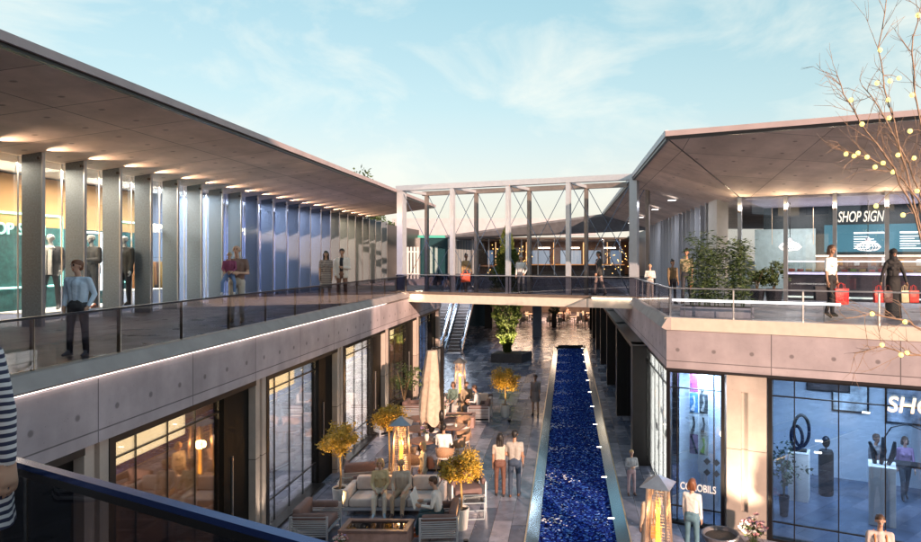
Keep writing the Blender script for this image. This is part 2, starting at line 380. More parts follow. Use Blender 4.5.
# ================================================================ LEFT WING
LW=thing('mall_building','two storey concrete mall wing with deep canopy and tall grey fins on the left side','building',(-7.1,14,0))
LO=(7.1,-14,0)
def lb(g,n,m,p=None,**k): 
    return g.build(n,m,p or LW,loc=LO if p is None else (0,0,0),**k)
EX=-6.85
g=MB(); g.extr([(EX,3.8),(EX,4.74),(EX-.05,4.74),(EX-.05,4.78),(EX+.02,4.80),(EX-.1,5.0),(-22,5.0),(-22,3.8)],'y',-6,35.4)
lb(g,'deck_slab',CONC)
# smooth kerb
g=MB(); g.extr([(EX+.10,4.80),(EX+.12,4.83),(EX-.02,5.02),(EX-.16,5.03),(EX-.16,4.99),(EX,4.80)],'y',-6,35.4)
lb(g,'kerb',KERB)
g=MB().box(EX-.0,EX+.045,-6,24.5,4.775,4.793); lb(g,'led_strip',LED)
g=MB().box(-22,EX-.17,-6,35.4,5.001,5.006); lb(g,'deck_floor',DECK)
g=MB().box(-22,-10.6,35.4,60,3.8,5.0); lb(g,'deck_slab',CONC)
g=MB(); g.extr([(-7.5,9.50),(-7.5,9.39),(-7.60,9.39),(-7.60,9.34),(-11.83,8.74),(-22,8.74),(-22,9.50)],'y',-6,37)
lb(g,'canopy',SOFF)
g=MB(); g.extr([(-7.47,9.52),(-7.47,9.385),(-7.52,9.385),(-7.52,9.502),(-7.9,9.505),(-7.9,9.52)],'y',-6,37.02); lb(g,'roof_edge',PINKF)
g=MB(); g.box(-7.62,-7.53,-6,36.99,9.325,9.384); lb(g,'drip_groove',BLACK)
def sofz(x): return 9.34+(x+7.60)*(9.34-8.74)/(11.83-7.60)
g=MB(); g.extr([(-11.4,5.006),(-11.4,sofz(-11.4)+.01),(-11.83,sofz(-11.83)+.01),(-11.83,5.006)],'y',0,.07)
fin0=g.build('fin',FIN,LW,loc=(7.1,14.1-1.226*2-14,0))
g=MB(); g.box(-11.402,-11.375,-.004,.074,5.006,sofz(-11.38)-.01); nose0=g.build('fin_nose',STEEL,fin0)
FY=[14.1+1.226*k for k in range(-2,23)]
for y in FY[1:]:
    c=copy_tree(fin0,LW); c.location=(7.1,y-14,0)
# shop front glass behind fins, split between mullions
for i,y in enumerate(FY[:-1]):
    MB().box(-11.92,-11.90,y+.04,y+1.226-.04,5.006,8.72).build('upper_glass_pane',GL_SHOP,LW,loc=LO)
    MB().box(-11.925,-11.895,y-.008,y+.008,5.006,8.72).build('mullion',STEEL,LW,loc=LO)
g=MB().box(-12.3,-11.84,-6,11.5,5.006,8.73); lb(g,'front_wall',DARKM)
g=MB().box(-12.3,-11.84,41.2,60,5.006,8.73); lb(g,'front_wall',DARKM)
# upper shop interior walls
ORW=mat('warm_tan_wall',(.62,.34,.13),.7,var=.1,scale=1)
TEALW=mat('dark_teal_textured_wall',(.02,.09,.085),.5,var=.5,scale=9,bump=.5)
BLUEW=mat('blue_grey_wall',(.22,.27,.42),.6,var=.1,scale=1)
BRW=mat('brown_timber_wall',(.30,.19,.12),.6,var=.2,scale=4)
MB().box(-14.6,-14.5,11.5,22.4,7.35,8.7).build('back_wall',ORW,LW,loc=LO)
MB().box(-14.6,-14.5,15.2,22.4,5.0,7.34).build('back_wall',TEALW,LW,loc=LO)
MB().box(-14.6,-14.5,11.5,15.19,5.0,7.34).build('back_wall',ORW,LW,loc=LO)
MB().box(-14.6,-14.5,22.41,31,5.0,8.7).build('back_wall',BLUEW,LW,loc=LO)
MB().box(-14.6,-14.5,31.01,41.2,5.0,8.7).build('back_wall',BRW,LW,loc=LO)
for y in (22.3,31.0,41.15):
    MB().box(-14.49,-12.0,y,y+.1,5.006,8.72).build('partition',BLUEW,LW,loc=LO)
TEALLED=emit('teal_white_led',(.40,1,.85),1.2); WLED=emit('white_frame_led',(.85,.95,1),1.5)
for (y0,y1,z0,z1,mm) in ((15.6,18.6,5.7,7.7,TEALLED),(18.9,20.2,5.5,7.3,WLED),(20.5,22.0,5.7,7.7,TEALLED)):
    g=MB(); w=.05; x0,x1=-14.46,-14.42
    g.box(x0,x1,y0,y1,z0,z0+w); g.box(x0,x1,y0,y1,z1-w,z1); g.box(x0,x1,y0,y0+w,z0+w,z1-w); g.box(x0,x1,y1-w,y1,z0+w,z1-w)
    lb(g,'led_frame',mm)
for (y,z,h,w) in ((12.6,6.1,1.3,.3),(13.4,6.1,1.3,.3),(14.4,5.5,1.9,.7)):
    MB().box(-14.2,-14.16,y,y+w,z,z+h).build('lit_panel',emit('amber_lit_panel',(1,.72,.38),.9),LW,loc=LO)
for (y,c,e) in ((14.6,(1,.8,.55),150),(18.3,(1,.88,.7),150),(21,(.85,.95,1),90),(24.5,(.62,.72,1),110),(28.5,(.7,.75,1),90),(33,(1,.72,.42),120),(37.5,(1,.7,.4),60)):
    lamp('shop_ceiling_lamp','AREA',(-12.7+7.1,y-14,8.6),e,c,LW,size=1.2,sy=2.4,rot=(0,0,0))
MB().box(-14.4,-12.1,11.6,41,5.002,5.012).build('shop_floor',mat('pale_shop_floor',(.35,.36,.4),.3),LW,loc=LO)
# uplights at fin heads
UPL=emit('warm_uplight_lens',(1,.75,.5),20)
for i,y in enumerate(FY):
    if i<1: continue
    g=MB().box(-11.39,-11.35,-.16,-.10,8.62,8.68); u=g.build('uplight',DARKM,LW,loc=(7.1,y-14+.03,0))
    o=lamp('uplight_beam','SPOT',(-11.33+7.1,y-14-.10,8.67),34,(1,.66,.42),LW,size=.012,spot=88,blend=.9)
    o.rotation_euler=Vector((1,.30,.26)).to_track_quat('-Z','Y').to_euler()

# lower storey
PILY=[9.6+5.15*k for k in range(-1,6)]
for y in PILY:
    g=MB().box(-7.6,-6.945,y-.25,y-.06,.0,3.8).box(-7.6,-6.945,y+.06,y+.25,0,3.8).box(-7.6,-7.02,y-.06,y+.06,0,3.8)
    lb(g,'pilaster',PIER)
    o=lamp('pilaster_wash','SPOT',(-6.60+7.1,y-14,.06),75,(1,.80,.60),LW,size=.03,spot=38,blend=.9)
    o.rotation_euler=Vector((-.20,0,1)).to_track_quat('-Z','Y').to_euler()
intcol=[('shop_wall_umber',(.16,.10,.07)),('shop_wall_umber',(.16,.10,.07)),('shop_wall_grey',(.42,.44,.48)),('shop_wall_white',(.75,.76,.78)),('shop_wall_umber',(.16,.10,.07)),('shop_wall_blue',(.12,.2,.34))]
for k in range(6):
    y0=PILY[k]+.25; y1=PILY[k+1]-.25; gx=y0+3.6
    g=MB(); X0,X1=-7.32,-6.93
    g.box(X0,X1,y0,y0+.14,0,3.66).box(X0,X1,y0,y1,3.66,3.795).box(X0,X1,y0+.14,gx,0,.06)
    fr=lb(g,'window_frame',BLACK)
    g=MB().box(X0,-7.10,gx,y1,0,3.66); d=lb(g,'door_panel',mat('matt_black_door',(.006,.006,.006),.5,0,spec=.12))
    g=MB().box(-7.10,-7.07,gx+.3,gx+.33,.9,2.3); g.build('door_handle',STEEL,d)
    n=4; w=(gx-y0-.14)/n
    for i in range(n):
        MB().box(-7.215,-7.20,y0+.14+i*w+.012,y0+.14+(i+1)*w-.012,.06,3.66).build('glass_pane',GL_LOW,fr)
    g=MB()
    for i in range(1,n): g.box(-7.225,-7.19,y0+.14+i*w-.005,y0+.14+i*w+.005,.06,3.66)
    g.box(-7.23,-7.186,y0+.14,gx,.62,.645).box(-7.23,-7.186,y0+.14,gx,3.30,3.325)
    g.build('mullion',BLACK,fr)
    nm,c=intcol[k]
    MB().box(-11.6,-11.5,PILY[k],PILY[k+1],0.004,3.79).build('shop_back_wall',mat(nm,c,.7,var=.08,scale=2),LW,loc=LO)
    MB().box(-11.49,-7.62,PILY[k+1]-.05,PILY[k+1]+.05,0.004,3.79).build('partition',mat(nm,c,.7),LW,loc=LO)
    MB().box(-7.60,-7.55,y0+.35,gx-.6,3.02,3.60).build('light_box',PANEL,LW,loc=LO)
    e=[60,110,190,240,110,140][k]
    lamp('shop_ceiling_lamp','AREA',(-9.4+7.1,(y0+y1)/2-14,3.6),e,[(1,.7,.45)]*2+[(.8,.9,1),(1,.95,.88),(1,.75,.5),(.6,.75,1)] and [(1,.7,.45),(1,.7,.45),(.85,.92,1),(1,.96,.9),(1,.75,.5),(.6,.75,1)][k],LW,size=1.5,sy=3)
g=MB().box(-12,-7.08,35.4,35.5,0,3.8); lb(g,'end_wall',CONC)

# ================================================================ RIGHT WING
RW=thing('mall_building','concrete mall wing with angled glazed shop front under a folded canopy at the right','building',(C0.x,C0.y,0))
def rl(g,n,m,p=None,**k): return g.build(n,m,p or RW,rot=FA if p is None else 0,**k)     # facade frame
def rw(g,n,m,p=None,**k): return g.build(n,m,p or RW,loc=(-C0.x,-C0.y,0) if p is None else (0,0,0),**k)  # world coords
S1=16
e1=F(S1,0); e2=F(S1,20)
poly=[(C0.x,C0.y),(e1.x,e1.y),(e2.x,e2.y),(e2.x,62),(C0.x,62)]
rw(MB().prism(poly,3.8,4.985),'deck_slab',CONC)
poly2=[(C0.x+.15,C0.y+.1),(e1.x,e1.y+.2),(e2.x,e2.y),(e2.x,62),(C0.x+.15,62)]
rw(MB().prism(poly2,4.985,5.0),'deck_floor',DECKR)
rl(MB().box(-.05,S1,-.03,.10,4.74,5.04),'kerb',CREAM)
g=MB(); g.extr([(C0.x-.14,4.80),(C0.x-.02,4.74),(C0.x+.1,4.74),(C0.x+.1,5.03),(C0.x,5.03)],'y',C0.y-.1,24.3); rw(g,'kerb',KERB)
rl(MB().box(-.03,S1,-.02,.06,3.74,3.80),'fascia_drip',DARKM)
# front glazing
def win(g0,g1,ms,glassm,parent=RW,zt=3.70,tr=(.42,3.32)):
    g=MB().box(g0-.09,g0,-.02,.20,0,3.74).box(g1,g1+.09,-.02,.20,0,3.74).box(g0,g1,-.02,.20,zt,3.74).box(g0,g1,-.02,.20,0,.05)
    fr=rl(g,'window_frame',BLACK)
    xs=[g0]+ms+[g1]
    for a,b in zip(xs[:-1],xs[1:]): MB().box(a+.01,b-.01,.07,.085,.05,zt).build('glass_pane',glassm,fr)
    g=MB()
    for a in ms: g.box(a-.012,a+.012,.055,.10,.05,zt)
    for z in tr: g.box(g0,g1,.05,.105,z-.012,z+.012)
    g.build('mullion',BLACK,fr); return fr
win(.09,1.33,[.25,1.15],GL_BLUE)
win(2.50,9.5,[2.98,3.91,4.84,5.77,6.70,7.63,8.56],GL_BLUE)
g=MB().box(1.46,1.80,.0,.6,0,3.80).box(1.96,2.38,.0,.6,0,3.80).box(1.80,1.96,.07,.6,0,3.80)
g.box(1.80,1.96,0,.07,3.35,3.8).box(1.80,1.96,0,.07,0,.55)
rl(g,'pier',PIER)
rl(MB().box(9.62,11,0,.6,0,3.8),'pier',PIER)
rl(MB().box(11,S1,0.05,.1,0,3.8),'side_wall',BLACK)
o=lamp('pier_wash','SPOT',tuple(Matrix.Rotation(FA,3,'Z')@Vector((1.9,-1.5,.25))),330,(1,.74,.50),RW,size=.05,spot=62,blend=.8)
o.rotation_euler=(Matrix.Rotation(FA,3,'Z')@Vector((0,1.0,1.0))).to_track_quat('-Z','Y').to_euler()
# interior lower
GW=mat('gallery_white_wall',(.55,.62,.72),.6,var=.05)
rl(MB().box(-.0,S1,5.2,5.3,0.004,3.79),'gallery_back_wall',GW)
rl(MB().box(1.6,1.7,.62,5.19,0.004,3.79),'partition',GW)
rl(MB().box(5.8,8.2,4.3,4.4,0.004,3.0),'display_wall',mat('gallery_dark_wall',(.10,.17,.28),.6))
rl(MB().box(.2,S1,.3,5.2,0.002,0.012),'gallery_floor',mat('gallery_floor',(.10,.13,.2),.25,var=.3,scale=1.5))
rl(MB().box(.05,1.59,1.0,1.05,0.02,3.75),'added_bright_wall',GW)  # wall added to make the narrow window look bright
for s,t_,e in ((.8,.50,75),(4,2.6,75),(7,2.6,75)):
    v=Matrix.Rotation(FA,3,'Z')@Vector((s,t_,3.6)); lamp('gallery_lamp','AREA',tuple(v),e,(.75,.87,1),RW,size=1.6 if s>1 else .7,rot=(0,0,FA))
# corridor side lower: backlit window + piers
g=MB().box(2.48,2.53,20.3,20.42,0,3.74).box(2.46,2.6,16.2,20.3,3.70,3.79)
fr=rw(g,'window_frame',BLACK)
ys2=[16.22,17.0,17.8,18.6,19.4,20.28]
for a,b in zip(ys2[:-1],ys2[1:]): MB().box(2.50,2.515,a,b-.02,.05,3.7).build('glass_pane',GL_SMALL,fr)
g=MB()
for a in ys2[1:-1]: g.box(2.498,2.518,a-.018,a-.006,.05,3.7)
g.box(2.49,2.53,16.2,20.3,3.31,3.335); g.build('mullion',BLACK,fr)
m=base_mat('backlit_monochrome_print'); N,L=nt(m); p=P(m)
tc=N.new('ShaderNodeTexCoord'); mp=N.new('ShaderNodeMapping'); mp.inputs['Scale'].default_value=(1,.75,1.1); L.new(tc.outputs['Object'],mp.inputs[0])
no=N.new('ShaderNodeTexNoise'); no.inputs['Scale'].default_value=1.9; no.inputs['Detail'].default_value=6; L.new(mp.outputs[0],no.inputs[0])
cr=N.new('ShaderNodeValToRGB'); cr.color_ramp.elements[0].position=.36; cr.color_ramp.elements[0].color=(.03,.03,.035,1); cr.color_ramp.elements[1].position=.40; cr.color_ramp.elements[1].color=(1,.96,.92,1)
L.new(no.outputs['Fac'],cr.inputs[0]); L.new(cr.outputs[0],p.inputs['Base Color']); L.new(cr.outputs[0],p.inputs['Emission Color']); p.inputs['Emission Strength'].default_value=.95
BPR=m
rw(MB().box(2.60,2.64,16.7,20.25,0.1,3.66),'backlit_display',BPR)
PRY=[20.3+6.45*k for k in range(7)]
for y in PRY:
    rw(MB().box(2.05,2.6,y,y+.6,0,3.8),'steel_pier',BLACK)
for y in PRY[:-1]:
    rw(MB().box(2.50,2.56,y+.6,y+6.45,0,3.8),'dark_glazing',mat('near_black_glazing',(.012,.014,.016),.08,.0))
    g=MB()
    rw(MB().box(2.485,2.498,y+3.1,y+3.13,.7,2.6),'green_light_slit',emit('dim_green_light',(.08,.5,.16),.5))
rw(MB().box(2.02,2.5,20.0,60,3.68,3.80),'pier_head',BLACK)

# upper storey right
GT=6.25
# canopy mesh (world)
I0=F(.66,GT); zc,zi=9.46,8.50
A0=Vector((C0.x+.02,C0.y+.04,0)); A1=F(S1,.04); In1=F(S1,GT); Bk=F(S1,20); E3=Vector((C0.x,44.7,0)); E4=Vector((5.7,44.7,0)); E5=Vector((Bk.x,44.7,0))
def q(v,z): return (v.x,v.y,z)
g=MB()
vs=[q(A0,zc),q(A1,zc),q(In1,zi),q(I0,zi),q(E4,zi),q(E3,zc),q(Bk,zi),q(E5,zi),
    q(A0,9.64),q(A1,9.64),q(Bk,9.64),q(E5,9.64),q(E3,9.64)]
g.add(vs,[(0,3,2,1),(0,5,4,3),(3,4,7,6,2),(8,9,10,11,12),(0,1,9,8),(5,0,8,12),(4,5,12,11,7),(1,2,6,10,9),(6,7,11,10)])
rw(g,'canopy',SOFF)
# pink roof edge strips
rl(MB().box(-.03,S1,-.01,.05,9.50,9.63),'roof_edge',PINKF)
rl(MB().box(0,S1,.0,.08,9.42,9.498),'drip_groove',BLACK)
rw(MB().box(C0.x-.03,C0.x+.05,C0.y+.05,44.72,9.50,9.66),'roof_edge',mat('blue_grey_roof_edge',(.35,.38,.45),.4,.3))
rw(MB().box(C0.x,C0.x+.08,C0.y+.1,44.7,9.42,9.498),'drip_groove',BLACK)
# hip and valley seams as thin shadow gaps
g=MB(); g.tube([q(A0,zc-.003),q(I0,zi-.003)],.018,6); rw(g,'hip_joint',DARKM)
# mullions + glass
MS=[.66,2.1,3.55,5.0,6.45,7.9,9.35,10.8]
for s in MS:
    rl(MB().box(s-.06,s+.06,GT-.10,GT+.06,5.0,zi),'column',STEEL)
    v=Matrix.Rotation(FA,3,'Z')@Vector((s,GT-.22,8.12))
    rl(MB().box(s-.035,s+.035,GT-.18,GT-.10,7.98,8.06),'uplight',DARKM)
    l=lamp('column_uplight','POINT',tuple(v),8,(1,.74,.46),RW,size=.03)
for a,b in zip(MS[:-1],MS[1:]):
    rl(MB().box(a+.07,b-.07,GT-.01,GT+.01,5.0,zi),'upper_glass_pane',GL_SHOP)
# corridor side fins + end panel
rw(MB().box(5.35,5.75,23.2,24.6,5.0,8.62),'end_panel',mat('pale_plaster_panel',(.5,.49,.46),.6,var=.05))
g=MB(); g.box(5.3,5.74,0,.07,5.0,8.62)
f0=g.build('fin',mat('light_raised_fin_panel',(.42,.44,.48),.45,.15,var=.12,scale=26,bump=.1),RW,loc=(-C0.x,24.9-C0.y,0))  # lighter copy of the fin material, standing in for missing light
for k in range(1,20):
    c=f0.copy(); COL.objects.link(c); c.parent=RW; c.location=(-C0.x,24.9+1.0*k-C0.y,0)
rw(MB().box(5.76,5.86,24.6,62,5.0,8.55),'side_wall',mat('dark_grey_wall',(.12,.13,.16),.5))  # plain dark grey wall behind the fins
rw(MB().box(5.74,5.76,21.6,23.15,5.0,8.5),'corner_glass',GL_SHOP)
for y in (26,31,37,43): lamp('added_fin_fill','AREA',(4.2-C0.x,y-C0.y,8.7),20,(.92,.93,1),RW,size=.5,rot=(0,0,0)); rw(MB().box(4.05,4.35,y-.15,y+.15,8.80,8.82),'added_fill_fitting',emit('added_fill_glow',(1,.95,.9),.9))  # downlights and fittings added to brighten the corridor fins
# interior of upper shop
rl(MB().box(.8,S1,10.5,10.6,5.0,6.55),'shop_back_wall',mat('warm_brown_wall',(.30,.21,.16),.6,var=.1))
rl(MB().box(.8,S1,10.5,10.6,6.551,8.49),'shop_back_wall',mat('black_teal_wall',(.015,.03,.035),.4))
rl(MB().box(.5,2.7,10.3,10.44,5.0,7.6),'pale_screen',mat('pale_screen',(.30,.40,.40),.6))
rl(MB().box(.8,S1,GT+.1,10.4,8.42,8.49),'shop_ceiling',mat('lavender_ceiling',(.5,.46,.55),.7))
for s in (2,5.4,8.8,12):
    v=Matrix.Rotation(FA,3,'Z')@Vector((s,8.4,8.35)); lamp('shop_ceiling_lamp','AREA',tuple(v),70,(1,.88,.84),RW,size=1.6,rot=(0,0,FA))
g=MB(); g.box(2.7,S1,10.40,10.44,6.56,6.60); rl(g,'wall_washer',emit('warm_shelf_light',(1,.8,.62),1.6))
for s in MS[1:3]: rl(MB().box(s-.9,s-.88,9.8,9.82,7.0,8.4),'brass_rod',GILT)

# ================================================================ FOOTBRIDGE
BR=thing('footbridge','white steel footbridge with open portal frame crossing between the two wings','bridge',tuple(B0),BA)
LEN=10.72
MB().box(-.45,LEN+.3,-.02,2.25,4.60,4.95).build('deck_beam',CREAM,BR)
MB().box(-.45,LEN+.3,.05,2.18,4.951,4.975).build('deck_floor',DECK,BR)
MB().box(-.45,LEN+.3,-.04,.03,4.952,5.06).build('rail_shoe',mat('brown_metal_shoe',(.20,.155,.13),.45,.4),BR)
PS=[0,2.65,5.30,7.95,10.60]
for i,s in enumerate(PS):
    w=.15 if i in(0,4) else .085
    MB().box(s-w,s+w,.04,.04+w*2,4.95,9.44).build('post',WHITEM,BR)
    MB().box(s-.07,s+.07,2.0,2.16,4.975,9.40).build('post',mat('shade_painted_steel',(.23,.20,.19),.4,.4),BR)  # rear posts: shade put into a darker copy of the steel
    MB().box(s-.05,s+.05,.35,1.99,9.42,9.54).build('cross_beam',WHITEM,BR)
MB().box(-.2,LEN+.05,.02,.30,9.44,9.66).build('top_beam',WHITEM,BR)
MB().box(-.2,LEN+.05,1.98,2.18,9.40,9.60).build('top_beam',mat('shade_painted_steel',(.23,.20,.19)),BR)  # rear beam in the same steel with painted shade
BLS=mat('blue_grey_rod',(.12,.17,.26),.3,.8)
for i in range(4):
    for t,a,b in ((.13,0,1),(.17,1,0),(2.08,0,1),(2.12,1,0)):
        MB().tube([(PS[i+a]+(.1 if a==0 else -.1),t,9.38),(PS[i+b]-(.1 if b else -.1),t,5.1)],.015,6).build('brace',BLS,BR)
g=MB().box(-.6,1.2,-.10,-.05,4.80,4.86); g.build('deck_light',LEDW,BR)
g=MB().box(9.0,10.9,-.10,-.05,4.96,4.985); g.build('deck_light',LEDW,BR)
lamp('deck_glow','AREA',(.6,-.7,4.9),8,(1,.72,.45),BR,size=.4,rot=(R(60),0,0))

# ================================================================ RAILINGS
def railing(label, pts, h, step, gm, railm, postm, group='glass balustrades', name='glass_railing', rr=.022, zb=.0, posts=True):
    """pts are world points at deck level"""
    o=Vector(pts[0]); root=thing(name,label,'railing',tuple(o),0,group)
    acc=0
    for a,b in zip(pts[:-1],pts[1:]):
        a=Vector(a)-o; b=Vector(b)-o; Ls=(b-a).length; u=(b-a).normalized(); n=max(1,round(Ls/step)); w=Ls/n
        nn=Vector((-u.y,u.x,0))
        for i in range(n):
            p0=a+u*(i*w+.015); p1=a+u*((i+1)*w-.015); th=nn*.006
            g=MB().hexa([p0-th+Vector((0,0,.03)),p1-th+Vector((0,0,.03)),p1+th+Vector((0,0,.03)),p0+th+Vector((0,0,.03))],
                        [p0-th+Vector((0,0,h-.02)),p1-th+Vector((0,0,h-.02)),p1+th+Vector((0,0,h-.02)),p0+th+Vector((0,0,h-.02))])
            g.build('glass_panel',gm,root)
        if posts:
            for i in range(n+1):
                p0=a+u*min(max(i*w,.02),Ls-.02)+nn*.035
                MB().box(p0.x-.018,p0.x+.018,p0.y-.018,p0.y+.018,0,h-.015).build('post',postm,root)
        th=nn*.035
        MB().hexa([a-th+Vector((0,0,h-.015)),b-th+Vector((0,0,h-.015)),b+th+Vector((0,0,h-.015)),a+th+Vector((0,0,h-.015))],
                  [a-th+Vector((0,0,h+.015)),b-th+Vector((0,0,h+.015)),b+th+Vector((0,0,h+.015)),a+th+Vector((0,0,h+.015))]).build('handrail',railm,root)
    return root
PB=mat('brass_grey_post',(.30,.24,.17),.4,.7)
RD=mat('dark_rail',(.03,.035,.05),.3,.5)
RG=mat('grey_rail',(.34,.36,.40),.3,.6)
railing('long smoked glass railing with slim bronze posts along the left upper walkway',[(-6.95,5.2,5.02),(-6.95,28.2,5.02)],.70,1.65,GL_RAIL,RD,PB)
b0=B(-.15,.0,5.02); b1=B(LEN+.15,.0,5.02)
railing('smoked glass railing on the near side of the white footbridge',[tuple(b0),tuple(b1)],.76,2.65,GL_RAIL,RG,RD,zb=0)
b2=B(-.15,2.2,5.0); b3=B(LEN+.15,2.2,5.0)
railing('glass railing on the far side of the white footbridge',[tuple(b2),tuple(b3)],.76,2.65,GL_RAIL,RD,RD)
c1=Vector((C0.x+.07,24.0,5.03)); c2=F(.05,.06,5.04)
railing('smoked glass railing running from the footbridge to the terrace corner',[tuple(c1),tuple(c2)],.72,2.0,GL_RAIL,RG,RG)
c3=F(12.5,.05,5.04)
railing('clear glass railing with grey rail in front of the right hand terrace',[tuple(c2),tuple(c3)],.72,1.62,GL_RAILC,RG,STEEL)
tr=thing('lit_handrail','glowing white tube handrail behind the clear terrace railing','handrail',tuple(F(.1,.2,5.0)),FA)
MB().tube([(0,0,.46),(3.85,0,.46)],.028,8).build('light_tube',emit('white_tube_light',(1,.93,.86),1.6),tr)
for s in (.3,1.9,3.5): MB().tube([(s,0,0),(s,0,.44)],.012,6).build('stanchion',STEEL,tr)

# camera-side walkway and its rail
NA=math.atan2(-.9,1.77); Np=Vector((-2.73,3.25,5.5))
nw=thing('near_footbridge','dark footbridge edge with sky tinted handrail and smoked glass in the bottom left foreground','bridge',(Np.x,Np.y,4.7),NA)
MB().box(-6,9,-3.2,.12,-.35,0).build('deck_beam',CREAM,nw)
MB().box(-6,9,-3.1,.05,0.001,.01).build('deck_floor',DECK,nw)
MB().box(-6,9,-.046,.0,.772,.80).build('handrail',mat('sky_reflection_blue_rail',(.03,.06,.22),.22,.6,var=.04),nw)  # blue is the sky's reflection put into the rail colour
MB().box(-6,9,-.044,-.002,.735,.771).build('rail_core',BLACK,nw)
for i in range(-3,5):
    MB().box(i*1.8+.02,i*1.8+1.78,.02,.032,.03,.70).build('glass_panel',glass('dark_smoked_glass',(.50,.49,.52),.02,gain=.25) if 'dark_smoked_glass' not in MATS else MATS['dark_smoked_glass'],nw)

# ================================================================ BACK BUILDING
BB=thing('back_building','low glazed building with dark folded roof and warm lit interior beyond the footbridge','building',(-3,48,0))
BO=(3,-48,0)
def bb(g,n,m,p=None,**k): return g.build(n,m,p or BB,loc=BO if p is None else (0,0,0),**k)
bb(MB().box(-7,5.6,47.5,78,3.8,5.0).box(-16,-7.001,53.2,78,3.8,5.0),'deck_slab',CONC)
bb(MB().box(-2.85,-2.1,53.6,54.3,0,3.8),'column',mat('blue_grey_column',(.16,.2,.26),.4))
bb(MB().box(-7.6,-6.9,60,60.6,0,3.8).box(-9.6,-9.0,56,56.6,0,3.8),'column',BLACK)
PINKP=mat('pink_grey_parapet',(.42,.42,.47),.6,var=.08,scale=2)
bb(MB().box(-14,2.3,52,52.4,8.32,9.66),'parapet',PINKP)
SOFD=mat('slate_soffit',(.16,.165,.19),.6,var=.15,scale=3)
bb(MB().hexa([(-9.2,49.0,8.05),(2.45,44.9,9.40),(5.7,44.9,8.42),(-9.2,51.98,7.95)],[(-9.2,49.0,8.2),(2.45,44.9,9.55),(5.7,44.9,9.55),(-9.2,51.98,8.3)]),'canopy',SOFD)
bb(MB().box(-9.2,5.7,51.9,60,8.0,8.15),'ceiling',mat('dark_brown_ceiling',(.05,.035,.03),.6))
for i in range(11):
    x=-8.8+i*1.3
    bb(MB().box(x-.04,x+.04,51.5,51.6,5.0,8.0),'mullion',STEEL)
    if i<10: bb(MB().box(x+.05,x+1.25,51.54,51.56,5.0,8.0),'glass_pane',GL_SHOP)
bb(MB().box(-9.2,5.7,60,60.1,5.0,8.0),'back_wall',mat('umber_wall',(.12,.07,.05),.6,var=.3,scale=2))
SCR=emit('blue_screen_glow',(.26,.40,.62),.16)
for x,w in ((-7.3,.5),(-3.2,1.6),(-.6,1.9),(1.8,1.3),(4.0,1.0)):
    bb(MB().box(x,x+w,59.8,59.9,5.9,7.2),'blue_window',SCR)
for x in (-8.2,-6.3,-3.6,-1.2,1.4,3.5): bb(MB().box(x,x+.08,57,57.1,5.4,7.9),'lit_rod',emit('amber_rod',(1,.6,.28),.35))
for x in (-2.6,.0,3.2): bb(MB().box(x,x+1.1,57.5,57.6,7.35,7.45),'ceiling_light',LEDW)
bb(MB().box(-6,4.8,54,55,5.0,5.9),'bar_counter',mat('dark_counter',(.04,.03,.03),.3))
bb(MB().box(-6,4.8,54.2,54.8,5.905,5.98),'counter_top',emit('dim_amber_counter',(1,.45,.15),.12))
lamp('interior_lamp','AREA',(3,8,7.8),160,(1,.62,.35),BB,size=6)
bb(MB().box(-13.4,-9.25,51.6,51.7,8.1,8.3),'teal_fascia',emit('teal_light_fascia',(.06,.35,.28),.12))
bb(MB().box(-13.4,-9.25,51.8,51.9,5.0,8.1),'louvre_wall',mat('dark_teal_glazing',(.02,.07,.09),.15,.3))
for x in (-13.0,-12.6,-12.2,-11.3,-10.9,-10.5): bb(MB().box(x,x+.2,51.66,51.78,5.2,7.4),'pale_louvre',mat('pale_teal_louvre',(.28,.38,.4),.4))
bb(MB().box(-11.85,-11.6,51.3,51.5,5,8.1).box(-9.4,-9.1,51.3,51.5,5,8.1),'column',STEEL)
bb(MB().box(-9.0,-7.2,51.7,51.75,5,7.9),'pale_curtain',striped('pale_curtain',(.5,.5,.5),(.3,.33,.36),.22,.5,0))
# ground level restaurant behind
bb(MB().box(-14,14,78,78.3,0,5.0),'rear_wall',mat('restaurant_wall',(.3,.19,.15),.6,var=.4,scale=1.2))
for x in (-5,-1,2): lamp('restaurant_lamp','AREA',(x+3,68-48,3.6),190,(1,.68,.45),BB,size=3)
for i in range(9): bb(MB().box(-8+i*1.7,-7.2+i*1.7,77.8,77.9,1.2,2.8),'lit_shelf',emit('rosy_shelf_light',(1,.6,.45),.4))
bb(MB().box(-12,-7.3,62,62.2,0,3.8),'side_glazing',mat('teal_dark_glass',(.05,.09,.12),.1,.2))

# fence of pale slats beyond the end of the left wing
fn=thing('slatted_screen','pale vertical slatted screen behind the left end of the footbridge','fence',(-13.5,47,5.0))
for i in range(12): MB().box(i*.24,i*.24+.13,0,.05,0,2.3).build('slat',PLWHITE,fn)
MB().box(0,2.8,.06,.1,.3,.4).box(0,2.8,.06,.1,1.9,2.0).build('crosspiece',PLWHITE,fn)

